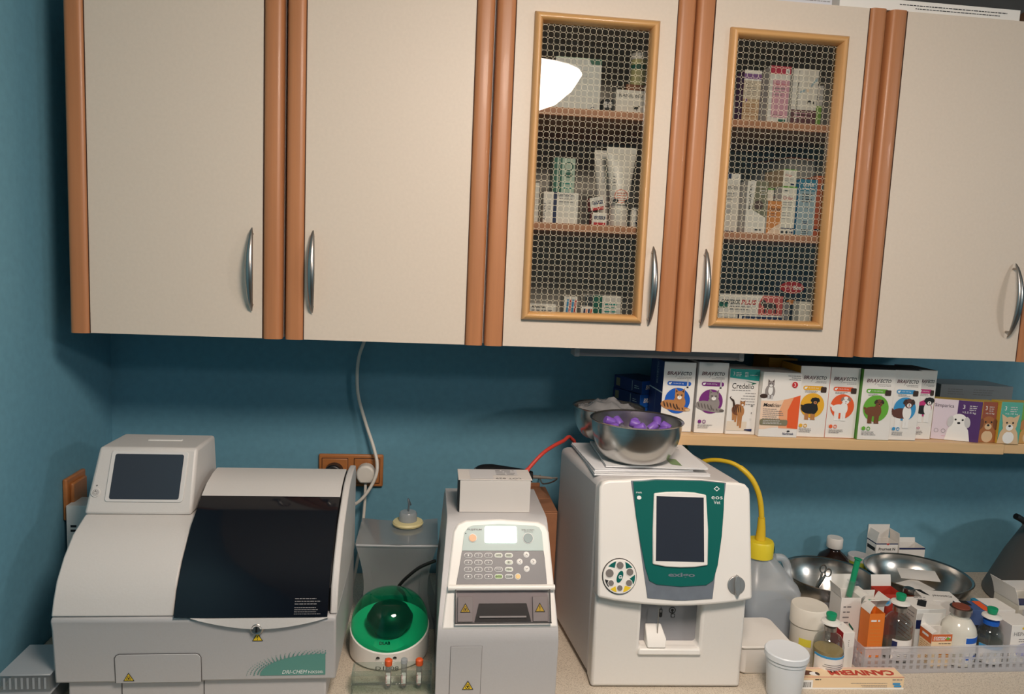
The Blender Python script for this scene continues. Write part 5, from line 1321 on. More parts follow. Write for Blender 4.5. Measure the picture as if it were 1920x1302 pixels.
# on and behind the compact analyser
KR = mat('kraft_board', (156, 106, 74), 0.75, var=0.06, scale=40)
t = thing('cardboard_box', 'brown cardboard box standing between the two right analysers', 'box', (0.905, -0.165, WZ))
x0, x1, y0, y1, zt = 0.812, 0.990, -0.257, -0.07, 1.152
MB().box(x0, x1, y0, y1, WZ, zt).build('carton_body', KR, t, bevel=0.002)
MB().box(x0, x1, y0 - 0.0002, (y0 + y1) / 2 - 0.001, zt + 0.0002, zt + 0.003).build('flap', KR, t, bevel=0.001, seg=1)
MB().box(x0, x1, (y0 + y1) / 2 + 0.001, y1, zt + 0.0002, zt + 0.003).build('flap', KR, t, bevel=0.001, seg=1)
MB().box(0.925, 0.975, y1 - 0.006, y1 - 0.002, zt + 0.003, zt + 0.014).build('raised_tab', KR, t, bevel=0.001, seg=1)
t = thing('white_carton', 'white carton with grey label on top of the compact analyser', 'box', (0.827, -0.42, 1.2205))
x0, x1, y0, y1, z0, z1 = 0.756, 0.899, -0.455, -0.383, 1.2207, 1.2865
MB().box(x0 + 0.002, x1 - 0.002, y0 + 0.001, y1, z0, z1 - 0.001).build('carton_body', mat('grey_white_card', (214, 208, 202), 0.6), t, bevel=0.001)
MB().box(x0, x0 + 0.0012, y0 + 0.003, y1, z0, z1 - 0.0005).build('side_flap', INK, t, angle=0)
MB().box(x0 - 0.0015, x1 + 0.001, y0, y1 + 0.001, z1 - 0.0008, z1 + 0.0008).build('lid', mat('grey_white_card', (214, 208, 202), 0.6), t, bevel=0.0006, seg=1)
Lp = FRAME[t].inverted()
p = Print(t, Lp @ Vector((x0, y0, z1 + 0.0009)), (1, 0, 0), (0, 1, 0), 'lid_label', 0.0003)
p.rect(0.022, 0.004, 0.068, 0.07, LGREY).rect(0.066, 0.03, 0.118, 0.07, LGREY).text('LOT 829', 0.122, 0.012, 0.009, GREYINK, w=0.05, rot=PI).lines(0.075, 0.06, 0.04, 4, 0.009, 0.004, GREYINK)
p.done()
t = thing('hair_clipper', 'black hair clipper lying behind the white carton with a grey cord', 'clipper', (0.86, -0.30, 1.222))
pth = curve([(0.797, -0.285, 1.238), (0.81, -0.285, 1.245), (0.835, -0.285, 1.2470), (0.87, -0.285, 1.2460), (0.905, -0.285, 1.2450), (0.924, -0.285, 1.2440)], 6)
rad = [0.008 + 0.0155 * math.sin(min(1, i / 8) * PI / 2) - 0.012 * max(0, (i - 12) / 18) for i in range(len(pth))]
MB().tube(pth, rad, 16).build('grip', mat('black_rubber', (22, 22, 24), 0.38), t)
MB().tube(pth[2:6], [r_ * 1.03 for r_ in rad[2:6]], 16).build('trim_band', mat('grey_band', (96, 98, 98), 0.4), t)
MB().tube(curve([(0.922, -0.285, 1.2440), (0.945, -0.284, 1.2425), (0.968, -0.28, 1.2395)], 5), [0.0042 - 0.00015 * i for i in range(11)], 10).build('strain_relief', mat('grey_cord', (120, 112, 104), 0.6), t)
MB().tube(curve([(0.967, -0.28, 1.2395), (0.985, -0.255, 1.232), (0.986, -0.18, 1.20), (0.978, -0.10, 1.172), (0.98, -0.04, 1.168), (0.985, -0.006, 1.165)]), 0.0018, 8).build('cord', mat('grey_cord', (120, 112, 104), 0.6), t)
o = MB().tube(curve([(0.888, -0.330, 1.2265), (0.902, -0.318, 1.258), (0.921, -0.305, 1.279), (0.945, -0.29, 1.299), (0.970, -0.265, 1.308), (0.998, -0.235, 1.313), (1.022, -0.20, 1.312), (1.04, -0.185, 1.25), (1.045, -0.18, 0.905)]), [0.0055] * 12 + [0.0042] * 53, 10).build('red_cable', mat('red_cable', (206, 66, 54), 0.45))
tag(o, 'red cable arching from the white carton up behind the booklets', 'cable')

# ------------------------------------------------------------------ on top of the haematology analyser
ET = WZ + 0.4005
PAP = mat('booklet_paper', (222, 222, 222), 0.6)
def booklet(x, y, w, d, h, z, rz, m_, label, spiral=False, extra=None):
    t = thing('booklet', label, 'booklet', (x, y, z), rz, 'booklets stacked on the white analyser')
    MB().box(0.001, w - 0.001, 0.001, d - 0.001, 0.0008, h - 0.0008).build('pages', PAP, t, local=True, angle=0)
    MB().box(0, w, 0, d, 0, 0.0008).build('back_cover', m_, t, local=True, angle=0)
    g = [[(w * i / 10, d * j / 3, h - 0.0008 + 0.0012 * (max(0, 1 - i / 3)) * (1 - j / 4)) for j in range(4)] for i in range(11)]
    MB().sheet(g, 0.0008).build('front_cover', m_, t, local=True)
    if spiral:
        for k in range(16):
            yy = 0.008 + k * (d - 0.016) / 15
            b = MB().tube([(0.003 + 0.0055 * math.cos(q_), yy, h * 0.5 + 0.0022 * math.sin(q_)) for q_ in [2 * PI * i / 12 for i in range(13)]], 0.0006, 5)
            b.build('ring', GREYINK, t, local=True)
    if extra: extra(t, w, d, h)
    return t
booklet(1.021, -0.462, 0.238, 0.205, 0.0045, ET, 0.0, PAP, 'lowest white booklet, flat on the white analyser')
booklet(1.023, -0.455, 0.205, 0.215, 0.004, ET + 0.0062, 0.03, mat('pale_cover', (232, 232, 234), 0.5), 'spiral bound white booklet in the middle of the stack', True)
def strip(t, w, d, h):
    p = Print(t, (0, 0, h + 0.0001), (1, 0, 0), (0, 1, 0), 'cover_print', 0.0003)
    p.poly([(w * 0.66, d * 0.10), (w * 0.76, d * 0.05), (w * 0.76, d * 0.30), (w * 0.66, d * 0.34)], C('dark_lime', (110, 140, 90))).lines(w * 0.72, d * 0.9, w * 0.2, 5, 0.01, 0.002, GREYINK)
    p.done()
booklet(1.047, -0.447, 0.208, 0.200, 0.0035, ET + 0.0132, -0.05, PAP, 'topmost white booklet with a dark green strip on its cover', False, strip)
BZ = ET + 0.0186
def bowl(x, y, z, r, h, label, rb=0.5, tilt=0.0, group='steel bowls', wall=0.0012, shallow=False, cat='bowl'):
    prof = []
    n_ = 10
    for i in range(n_ + 1):
        a = i / n_
        prof.append((r * (rb + (0.955 - rb) * math.sin(a * PI / 2) ** (0.85 if not shallow else 1.0)), h * (1 - math.cos(a * PI / 2)) ** 0.9 * 0.97 if not shallow else h * a * 0.97))
    outp = [(0.001, 0.0)] + prof + [(r * 0.99, h * 0.985), (r, h), (r * 0.985, h + 0.0014), (r * 0.945, h * 0.985)]
    inp = [(max(0.001, a - wall), b + wall) for a, b in prof[::-1]] + [(0.001, wall)]
    o = MB().lathe(outp + inp, 56, cap=False).build('steel_bowl', STEEL, at=(x, y, z), rot=(tilt, 0, 0), angle=50)
    return tag(o, label, cat, group)
bowl(1.118, -0.400, BZ, 0.096, 0.083, 'polished steel bowl full of purple-capped tubes on the booklets')
bowl(1.102, -0.222, BZ, 0.083, 0.074, 'steel bowl with a clear plastic bag, behind the bowl of tubes')
# contents: sample tubes with purple caps
PUR = mat('purple_cap', (122, 84, 178), 0.4)
spots = [(-0.055, -0.012, 0.6, 1.2), (-0.028, 0.030, 2.2, 0.9), (-0.006, -0.032, -0.5, 1.1), (0.030, 0.000, 0.2, 0.95), (0.052, 0.028, 1.3, 0.7), (-0.045, 0.030, 3.3, 1.2), (0.012, 0.045, 4.2, 1.0), (0.045, -0.034, 5.3, 1.25), (0.004, 0.008, 2.9, 1.3), (-0.020, -0.050, 1.0, 1.35), (0.066, -0.004, 2.6, 1.15)]
ends = ['with its cap towards the rim', 'lying crosswise', 'leaning on its neighbours']
for i, (dx, dy, az, po) in enumerate(spots):
    q = thing('capped_tube', 'small clear tube with purple cap in the steel bowl', 'tube', (1.118 + dx, -0.400 + dy, BZ + 0.0635 + 0.003 * (i % 3)), 0, 'purple-capped tubes in the steel bowl')
    dirv = Vector((math.cos(az) * math.sin(po), math.sin(az) * math.sin(po), math.cos(po)))
    Mx = dirv.to_track_quat('Z', 'Y').to_matrix()
    def tb(prof, name, m_):
        b = MB().lathe(prof, 14); b.v = [tuple(Mx @ Vector(v_)) for v_ in b.v]; b.build(name, m_, q, local=True)
    tb([(0.002, -0.028), (0.0058, -0.024), (0.0062, -0.002), (0.0056, -0.001)], 'tube_wall', CLEARP)
    tb([(0.0086, -0.004), (0.0092, 0.0), (0.0090, 0.014), (0.0076, 0.0158), (0.001, 0.0158)], 'cap', PUR)
g = []
for i in range(15):
    row = []
    for j in range(15):
        a, b_ = i / 14 * 2 - 1, j / 14 * 2 - 1
        rr = math.hypot(a, b_); k = min(1, 1 / max(rr, 1e-6)) if rr > 1 else 1
        xx, yy = a * k * 0.074, b_ * k * 0.074
        row.append((1.102 + xx, -0.222 + yy, BZ + 0.064 + 0.030 * (1 - min(1, rr)) + 0.007 * math.sin(9 * a + 4 * b_) * math.cos(7 * b_ - 3 * a)))
    g.append(row)
o = MB().sheet(g, 0.0006).build('plastic_bag', clear('clear_bag', (225, 228, 230), (220, 218, 218), 0.42, 0.12))
tag(o, 'crumpled clear plastic bag heaped in the rear steel bowl', 'bag')
# hoses behind it
o = MB().tube(curve([(1.27, -0.215, 1.26), (1.262, -0.20, 1.295), (1.275, -0.19, 1.312), (1.295, -0.19, 1.305), (1.305, -0.20, 1.27), (1.31, -0.2, 1.1), (1.315, -0.19, 0.905)]), 0.0034, 8).build('green_hose', mat('green_hose', (26, 84, 62), 0.4))
tag(o, 'dark green hose looping behind the white analyser', 'hose')

# ================================================================== right end of the worktop
# canister with liquid, yellow cap and hose
t = thing('canister', 'translucent canister with yellow cap, half full, beside the white analyser', 'canister', (1.468, -0.315, WZ))
def loft(levels, n=32):
    """rounded-rectangle sections: (z, x0, x1, y0, y1, r)"""
    vs, fs = [], []
    for z, x0, x1, y0, y1, r in levels:
        q = rrect(x0, y0, x1, y1, r, 7)
        vs += [(a, b_, z) for a, b_ in q]
    m_ = len(rrect(0, 0, 1, 1, 0.1, 7))
    for k in range(len(levels) - 1): fs += [(k * m_ + i, k * m_ + (i + 1) % m_, (k + 1) * m_ + (i + 1) % m_, (k + 1) * m_ + i) for i in range(m_)]
    fs += [list(range(m_))[::-1], [(len(levels) - 1) * m_ + i for i in range(m_)]]
    return vs, fs
CAN = clear('canister_plastic', (238, 242, 245), (240, 243, 246), 0.46, 0.3)
vs, fs = loft([(WZ + 0.001, 1.412, 1.526, -0.366, -0.264, 0.02), (WZ + 0.008, 1.406, 1.532, -0.372, -0.258, 0.022), (1.005, 1.406, 1.532, -0.372, -0.258, 0.022), (1.020, 1.407, 1.526, -0.368, -0.262, 0.024), (1.035, 1.410, 1.512, -0.358, -0.272, 0.026), (1.060, 1.415, 1.494, -0.346, -0.284, 0.026), (1.078, 1.422, 1.474, -0.338, -0.290, 0.0235), (1.084, 1.424, 1.472, -0.337, -0.291, 0.0225)])
MB().add(vs, fs).build('bottle_wall', CAN, t)
vs, fs = loft([(WZ + 0.010, 1.409, 1.529, -0.369, -0.261, 0.02), (0.966, 1.409, 1.529, -0.369, -0.261, 0.02)])
MB().add(vs, fs).build('liquid', mat('grey_blue_liquid', (150, 168, 184), 0.2), t)
MB().tube(curve([(1.484, -0.315, 1.072), (1.502, -0.315, 1.070), (1.514, -0.315, 1.055), (1.519, -0.315, 1.030), (1.526, -0.315, 1.010)], 6), 0.0085, 12).build('grip', CAN, t)
YC = mat('yellow_cap', (226, 206, 48), 0.4)
b = MB().lathe([(0.0305, 1.0765), (0.0305, 1.108), (0.028, 1.1125), (0.009, 1.1135)], 36, (1.4455, -0.316, 0))
cp = b.build('cap', YC, t)
YH = mat('yellow_hose', (222, 186, 40), 0.45)
MB().tube([(1.4455, -0.316, 1.1137), (1.4455, -0.316, 1.14), (1.444, -0.316, 1.165)], [0.0115, 0.0095, 0.0075], 14).build('hose_sleeve', YH, cp)
o = MB().tube(curve([(1.444, -0.316, 1.1655), (1.440, -0.315, 1.195), (1.432, -0.312, 1.225), (1.417, -0.305, 1.253), (1.397, -0.29, 1.272), (1.375, -0.27, 1.280), (1.345, -0.24, 1.275), (1.325, -0.215, 1.255), (1.32, -0.2, 1.20), (1.325, -0.19, 1.0), (1.33, -0.18, 0.905)]), [0.0062] * 33 + [0.005] * 48, 12).build('yellow_hose', YH)
tag(o, 'yellow hose arching from the canister cap behind the white analyser', 'hose')
# white tub and lidded beaker
t = thing('white_tub', 'white rectangular plastic tub between analyser and beaker', 'tub', (1.39, -0.45, WZ))
vs, fs = loft([(WZ, 1.340, 1.436, -0.497, -0.392, 0.012), (WZ + 0.006, 1.334, 1.440, -0.502, -0.388, 0.014), (WZ + 0.058, 1.330, 1.444, -0.505, -0.385, 0.015)])
MB().add(vs, fs).build('tub_body', WHITEPL, t)
vs, fs = loft([(WZ + 0.0582, 1.3275, 1.4465, -0.5075, -0.3825, 0.016), (WZ + 0.063, 1.3275, 1.4465, -0.5075, -0.3825, 0.016)])
MB().add(vs, fs).build('rim', WHITEPL, t, bevel=0.0015)
t = thing('beaker', 'white plastic beaker with a flat lid in front of the canister', 'beaker', (1.3935, -0.573, WZ))
BKW = mat('cool_white_plastic', (226, 230, 234), 0.4)
MB().lathe([(0.030, 0), (0.0318, 0.003), (0.0368, 0.072), (0.0385, 0.073), (0.0387, 0.078), (0.0372, 0.079)], 40).build('beaker_body', BKW, t, local=True)
MB().lathe([(0.0395, 0.0792), (0.0412, 0.081), (0.0412, 0.0905), (0.0395, 0.0925), (0.030, 0.0915), (0.001, 0.0905)], 40).build('lid', BKW, t, local=True)
# round tub
t = thing('ointment_tub', 'tall round white tub with screw lid and yellow label', 'tub', (1.512, -0.431, WZ))
MB().lathe([(0.034, 0), (0.0352, 0.002), (0.0352, 0.072), (0.033, 0.074)], 36).build('tub_body', mat('ivory_white', (228, 222, 210), 0.4), t, local=True)
MB().lathe([(0.036, 0.0742), (0.0378, 0.076), (0.0378, 0.112), (0.036, 0.115), (0.030, 0.1145), (0.012, 0.1135), (0.001, 0.113)], 36).build('screw_lid', mat('ivory_white', (228, 222, 210), 0.4), t, local=True)
g = [[(0.0357 * math.sin(a), -0.0357 * math.cos(a), z) for z in (0.036, 0.052)] for a in [-0.95 + 0.1 * i for i in range(8)]]
MB().sheet(g, -0.0003).build('label', mat('yellow_label', (224, 212, 70), 0.5), t, local=True)

def vial(x, y, z, r, hb, nr, hn, label, glass=None, liquid=None, level=0.6, crimp=None, cover=None, needle=False, wrap=None, group='injection vials', name='vial'):
    t = thing(name, label, 'vial', (x, y, z), 0, group)
    pr = [(r * 0.86, 0.0), (r * 0.97, 0.0015), (r, 0.005), (r, hb * 0.72), (r * 0.93, hb * 0.82), (r * 0.74, hb * 0.92), (nr * 1.15, hb * 0.985), (nr, hb), (nr, hb + hn * 0.5)]
    MB().lathe(pr, 32).build('bottle', glass or GLASSC, t, local=True)
    if liquid:
        zl = hb * level
        q = [(r * 0.82, 0.003), (r * 0.93, 0.006), (r * 0.95, min(zl, hb * 0.70))]
        if zl > hb * 0.75: q += [(r * 0.88, hb * 0.81), (r * 0.70, min(zl, hb * 0.90))]
        q += [(0.001, q[-1][1] + 0.0002)]
        MB().lathe(q, 28).build('liquid', liquid, t, local=True)
    zc = hb + hn * 0.5
    MB().lathe([(nr * 1.02, zc - 0.004), (nr * 1.22, zc - 0.003), (nr * 1.22, zc + hn * 0.45), (nr * 0.9, zc + hn * 0.5), (0.001, zc + hn * 0.5)], 26).build('crimp_cap', crimp or NICKEL, t, local=True)
    top = zc + hn * 0.5
    if cover: MB().lathe([(nr * 1.0, top + 0.0001), (nr * 0.98, top + 0.002), (nr * 0.5, top + 0.0022)], 24).build('stopper', cover, t, local=True)
    if needle:                                           # withdrawal spike: white disc with a green cap
        MB().lathe([(0.004, top + 0.0002), (0.013, top + 0.003), (0.0195, top + 0.007), (0.0185, top + 0.010), (0.006, top + 0.013)], 28).build('spike_disc', WHITEPL, t, local=True)
        MB().lathe([(0.005, top + 0.0132), (0.0085, top + 0.0145), (0.0105, top + 0.024), (0.0098, top + 0.0265), (0.001, top + 0.027)], 24).build('green_cap', GCAP, t, local=True)
    if wrap:
        a0, a1, z0, z1, m_, bands = wrap
        g = [[((r + 0.0004) * math.sin(a), -(r + 0.0004) * math.cos(a), zz) for zz in (z0, z1)] for a in [a0 + (a1 - a0) * i / 16 for i in range(17)]]
        lb = MB().sheet(g, -0.0002).build('label', m_, t, local=True)
        for zz0, zz1, b0, b1, mm in bands:
            g = [[((r + 0.0009) * math.sin(a), -(r + 0.0009) * math.cos(a), zz) for zz in (zz0, zz1)] for a in [b0 + (b1 - b0) * i / 10 for i in range(11)]]
            MB().sheet(g, -0.0002).build('label_band', mm, lb, local=True)
    return t
GCAP = mat('green_cap', (20, 150, 104), 0.4)
CLIQ = clear('clear_liquid', (222, 225, 216), (200, 204, 194), 0.12, 0.05, 1.33)
AMB = mat('straw_liquid', (186, 160, 104), 0.2)
small = [(0.006 + 0.0042 * k, 0.0072 + 0.0042 * k, -0.8 + 0.1 * (k % 3), 0.75 - 0.12 * (k % 2), GREYINK) for k in range(8)]
vial(1.518, -0.506, WZ, 0.0295, 0.094, 0.010, 0.012, 'clear vial of straw liquid with blue-rimmed label and green spike cap', liquid=AMB, level=0.62, needle=True, wrap=(-1.5, 1.5, 0.004, 0.053, WPAPER, [(0.0485, 0.053, -1.5, 1.5, SKY)] + small))
# red and white box
o = carton('injection_box', 'narrow red sided white box beside the straw coloured vial', 1.5625, -0.483, WZ, 0.0255, 0.048, 0.078, WPAPER, C('dark_red', (170, 30, 38)), WPAPER)
p = face(o, 'left'); p.text('Depogeston 250', 0.040, 0.008, 0.010, PALEINK, w=0.058, rot=PI / 2); p.done()
face(o).lines(0.012, 0.06, 0.002, 4, 0.004, 0.0018, GREYINK).done()
# long flat box, upside down lettering
o = carton('long_box', 'long cream box with red upside-down lettering at the front of the worktop', 1.4305, -0.5545, WZ, 0.220, 0.036, 0.0245, C('cream_card', (240, 212, 172)), C('cream_card', (240, 212, 172)), C('cream_card', (240, 212, 172)), rz=-0.035)
p = face(o, 'top')
p.rect(0, 0, 0.22, 0.0012, RED).rect(0.0, 0.030, 0.22, 0.036, C('pale_rose', (232, 196, 176))).text('CANIVERM', 0.207, 0.026, 0.019, C('brick', (190, 62, 46)), w=0.135, rot=PI, bold=0.045)
p.ell(0.022, 0.016, 0.020, 0.009, C('red_brown', (98, 58, 46))).ell(0.040, 0.012, 0.010, 0.007, WHITEI).ell(0.046, 0.012, 0.004, 0.006, DKBR).ell(0.012, 0.02, 0.008, 0.006, WHITEI)
p.done()
p = face(o)
p.rect(0, 0, 0.22, 0.003, WHITEI).rect(0, 0.003, 0.032, 0.019, WHITEI)
u = 0.003
while u < 0.028:
    k = random.choice((0.0006, 0.001, 0.0015)); p.rect(u, 0.004, u + k, 0.0145, INK); p.off -= 0.00007; u += k + random.choice((0.0007, 0.0012))
p.off += 0.0001
p.lines(0.036, 0.019, 0.012, 1, 0.01, 0.002, INK, 0).lines(0.11, 0.012, 0.075, 1, 0.01, 0.001, GREYINK, 0).lines(0.13, 0.0075, 0.055, 2, 0.003, 0.0009, GREYINK, 0.3, True).lines(0.195, 0.019, 0.02, 1, 0.01, 0.002, GREYINK, 0)
p.poly(rrect(0.196, 0.0095, 0.212, 0.0135, 0.0015, 3), SKY).poly(rrect(0.199, 0.0045, 0.2145, 0.0085, 0.0015, 3), SKY)
p.done()

# ------------------------------------------------------------------ clear basket
BX0, BX1, BY0, BY1, BH = 1.597, 2.16, -0.508, -0.300, 0.056
t = thing('clear_basket', 'long clear plastic basket with slotted sides full of vials and boxes', 'basket', ((BX0 + BX1) / 2, (BY0 + BY1) / 2, WZ))
BSK = clear('basket_plastic', (244, 245, 247), (240, 240, 243), 0.36, 0.12)
MB().box(BX0, BX1, BY0, BY1, WZ + 0.0005, WZ + 0.003).build('basket_floor', BSK, t, angle=0)
def slotted(fixed, lo, hi, axis, name):
    """side wall with three rows of square slots"""
    pitch, b = 0.0155, MB()
    zs = [WZ + 0.003, WZ + 0.010, WZ + 0.018, WZ + 0.022, WZ + 0.030, WZ + 0.034, WZ + 0.042, WZ + BH]
    def bar(a0, a1, z0, z1):
        if axis == 'x': b.box(a0, a1, fixed, fixed + 0.0016, z0, z1)
        else: b.box(fixed, fixed + 0.0016, a0, a1, z0, z1)
    for k in (0, 2, 4, 6): bar(lo, hi, zs[k], zs[k + 1])
    for k in (1, 3, 5):
        a = lo
        while a < hi - 0.004:
            bar(a, min(hi, a + 0.008), zs[k], zs[k + 1]); a += pitch
    return b.build(name, BSK, t, angle=0)
slotted(BY0, BX0, BX1, 'x', 'front_wall'); slotted(BY1 - 0.0016, BX0, BX1, 'x', 'back_wall')
slotted(BX0, BY0 + 0.0017, BY1 - 0.0017, 'y', 'end_wall'); slotted(BX1 - 0.0016, BY0 + 0.0017, BY1 - 0.0017, 'y', 'end_wall')
b = MB(); b.box(BX0 - 0.002, BX1 + 0.002, BY0 - 0.002, BY0 + 0.0035, WZ + BH + 0.0002, WZ + BH + 0.003)
b.build('rim', BSK, t, bevel=0.001, seg=1)
FZ = WZ + 0.0032
GB = 'medicines in the clear basket'
# front row
o = open_carton('medicine_box', 'open orange and white carton with green leaf mark in the clear basket', 1.757, -0.487, FZ, 0.0455, 0.038, 0.071, [('back', 0.030, -8), ('left', 0.012, -60)], group=GB)
p = face(o); w, h = 0.0455, 0.071
p.rect(0, h * 0.78, w, h, C('deep_orange', (212, 104, 50))).rect(0, 0, w, h * 0.78, C('cream_card', (240, 212, 172))).text('COFFEINUM', w * 0.08, h * 0.86, h * 0.07, PALEINK, w=w * 0.84, bold=0.03).lines(w * 0.08, h * 0.82, w * 0.6, 1, 0.01, h * 0.025, PALEINK, 0).lines(w * 0.35, h * 0.70, w * 0.6, 1, 0.01, h * 0.02, INK, 0).poly([(w * 0.68, h * 0.87), (w * 0.80, h * 0.81), (w * 0.92, h * 0.87), (w * 0.80, h * 0.91)], LIME).lines(w * 0.4, h * 0.45, w * 0.2, 3, h * 0.1, h * 0.06, C('soft_orange', (222, 142, 62)), 0).lines(w * 0.7, h * 0.45, w * 0.2, 3, h * 0.1, h * 0.06, C('soft_orange', (222, 142, 62)), 0); p.done()
p = face(o, 'left'); p.rect(0, h * 0.70, 0.038, h, C('deep_orange', (212, 104, 50))).rect(0, 0, 0.038, h * 0.70, C('cream_card', (240, 212, 172))).lines(0.008, h * 0.84, 0.02, 1, 0.01, h * 0.07, PALEINK, 0).lines(0.004, h * 0.62, 0.03, 8, h * 0.06, h * 0.02, TAN); p.done()
vial(1.8345, -0.463, FZ, 0.034, 0.098, 0.0175, 0.022, 'large milky white vial with silver crimp and blue banded label', glass=mat('milk_white_liquid', (222, 218, 206), 0.15), cover=mat('red_brown_rubber', (128, 66, 48), 0.5), wrap=(-0.25, 1.6, 0.012, 0.068, WPAPER, [(0.054, 0.066, -0.2, 1.6, BLUE), (0.018, 0.026, -0.2, 0.1, BLUE), (0.018, 0.026, 0.2, 0.6, BLUE), (0.018, 0.026, 0.7, 1.1, BLUE)]))
vial(1.9055, -0.466, FZ, 0.026, 0.080, 0.0125, 0.012, 'clear vial with blue crimp, white spike disc and green cap', liquid=CLIQ, level=0.6, crimp=BLUE, needle=True, wrap=(-1.4, 1.4, 0.004, 0.044, WPAPER, [(0.036, 0.044, -1.4, 0.6, SKY)]))
w, h = 0.062, 0.084
o = carton('medicine_box', 'white carton with yellow spot and violet round emblem in the basket', 1.9455, -0.478, FZ, w, 0.055, h, WPAPER, LGREY, group=GB)
p = face(o); p.ell(w * 0.50, h * 0.92, w * 0.12, h * 0.04, YELLOW).text('HEPAGEN', w * 0.10, h * 0.72, h * 0.10, GREYINK, w=w * 0.82).lines(w * 0.3, h * 0.62, w * 0.5, 2, h * 0.06, h * 0.015, GREYINK).ell(w * 0.5, h * 0.33, w * 0.28, w * 0.26, C('pale_violet', (176, 176, 214))).ell(w * 0.38, h * 0.36, w * 0.05, w * 0.05, C('mid_violet', (120, 120, 184))).ell(w * 0.62, h * 0.36, w * 0.05, w * 0.05, C('mid_violet', (120, 120, 184))); p.done()
# left part of the basket
o = open_carton('medicine_box', 'slim open orange carton in the clear basket', 1.6395, -0.448, FZ, 0.0345, 0.034, 0.098, [('left', 0.022, -25), ('back', 0.02, -30)], C('bright_orange', (232, 124, 40)), group=GB)
p = face(o); p.rect(0.004, 0.0, 0.006, 0.01, PALEINK).lines(0.004, 0.080, 0.02, 1, 0.01, 0.004, PALEINK, 0).lines(0.003, 0.07, 0.028, 6, 0.008, 0.0015, C('soft_orange', (222, 142, 62))); p.done()
vial(1.708, -0.445, FZ, 0.0285, 0.100, 0.0115, 0.014, 'clear vial with white label, spike disc and green cap beside the orange carton', liquid=CLIQ, level=0.35, needle=True, wrap=(-0.9, 1.5, 0.004, 0.050, WPAPER, [(0.030, 0.046, -0.9, -0.55, NAVY)] + small[:5]))
o = open_carton('medicine_box', 'tall open white carton with a green syringe standing in it', 1.6005, -0.402, FZ, 0.046, 0.045, 0.112, [('back', 0.034, 5), ('left', 0.022, 12), ('right', 0.020, 70)], group=GB)
p = face(o); p.lines(0.006, 0.09, 0.02, 4, 0.012, 0.003, GREYINK).poly([(0.022, 0.05), (0.034, 0.035), (0.034, 0.041), (0.022, 0.056)], DGREEN); p.done()
q = thing('syringe', 'syringe with green plunger standing in the tall open white carton', 'syringe', (1.6235, -0.380, FZ + 0.060))
dv = Vector((0.018, 0.004, 0.1)).normalized(); Mx = dv.to_track_quat('Z', 'Y').to_matrix()
def sy(prof, name, m_):
    b = MB().lathe(prof, 18); b.v = [tuple(Mx @ Vector(v_)) for v_ in b.v]; return b.build(name, m_, q, local=True)
sy([(0.006, 0.0), (0.0078, 0.003), (0.0078, 0.078), (0.012, 0.079), (0.012, 0.0805), (0.007, 0.081)], 'barrel', CLEARP)
sy([(0.0062, 0.045), (0.0062, 0.130), (0.0085, 0.1305), (0.0085, 0.133), (0.001, 0.133)], 'plunger', GCAP)
o = open_carton('medicine_box', 'short open white carton holding a small vial', 1.6515, -0.408, FZ, 0.046, 0.040, 0.095, [('front', 0.026, 35), ('right', 0.02, 30), ('back', 0.02, -5)], group=GB)
p = face(o); p.lines(0.01, 0.05, 0.02, 3, 0.01, 0.003, NAVY).ell(0.03, 0.07, 0.008, 0.012, INK); p.done()
vial(1.6735, -0.388, FZ + 0.003, 0.0135, 0.086, 0.007, 0.010, 'small vial with green cap inside the short open carton', liquid=CLIQ, level=0.4, crimp=GCAP, wrap=(-1.2, 1.2, 0.02, 0.05, WPAPER, []))
# middle
o = open_carton('medicine_box', 'open brick red carton with blue picture, white lid flap raised', 1.7185, -0.368, FZ, 0.048, 0.045, 0.103, [('back', 0.026, 12)], C('brick', (190, 62, 46)), group=GB)
p = face(o); p.text('FLORI', 0.024, 0.082, 0.011, PALEINK, w=0.02, bold=0.03).ell(0.012, 0.086, 0.010, 0.010, ICE).ell(0.012, 0.086, 0.006, 0.006, SKY); p.done()
vial(1.797, -0.345, FZ, 0.015, 0.094, 0.0105, 0.012, 'small amber vial with silver crimp between two cartons', glass=mat('amber_glass', (88, 40, 24), 0.1), cover=NICKEL)
o = carton('medicine_box', 'white carton with blue round logo and slanting small print', 1.758, -0.432, FZ, 0.068, 0.062, 0.099, C('cool_white', (226, 228, 226)), C('warm_grey_white', (206, 202, 194)), WPAPER, group=GB)
p = face(o, 'left'); p.ell(0.008, 0.083, 0.006, 0.007, BLUE).lines(0.016, 0.085, 0.04, 2, 0.008, 0.002, GREYINK).lines(0.006, 0.065, 0.05, 6, 0.009, 0.002, TAN); p.done()
p = face(o, 'top'); p.poly([(0.012, 0.020), (0.026, 0.010), (0.050, 0.040), (0.036, 0.050)], INK).lines(0.03, 0.055, 0.03, 2, 0.01, 0.003, GREYINK); p.done()
face(o).lines(0.048, 0.086, 0.008, 2, 0.006, 0.004, GREYINK, 0).done()
face(o, 'front', 'navy_corner').rect(0, 0.055, 0.014, 0.075, NAVY).done()
o = carton('medicine_box', 'flat topped white carton with black wedge and lettering on its lid', 1.826, -0.362, FZ, 0.080, 0.055, 0.088, WPAPER, C('warm_grey_white', (206, 202, 194)), WPAPER, rz=-0.18, group=GB)
p = face(o, 'top'); p.poly([(0.0, 0.055), (0.014, 0.055), (0.022, 0.024), (0.012, 0.030)], INK).text('Catosal', 0.072, 0.030, 0.010, INK, w=0.042, rot=PI, slant=0.2); p.done()
o = carton('medicine_box', 'blue and orange topped carton behind the large milky vial', 1.8755, -0.424, FZ, 0.060, 0.045, 0.094, C('slate_blue', (70, 92, 140)), INK, C('slate_blue', (70, 92, 140)), rz=-0.1, group=GB)
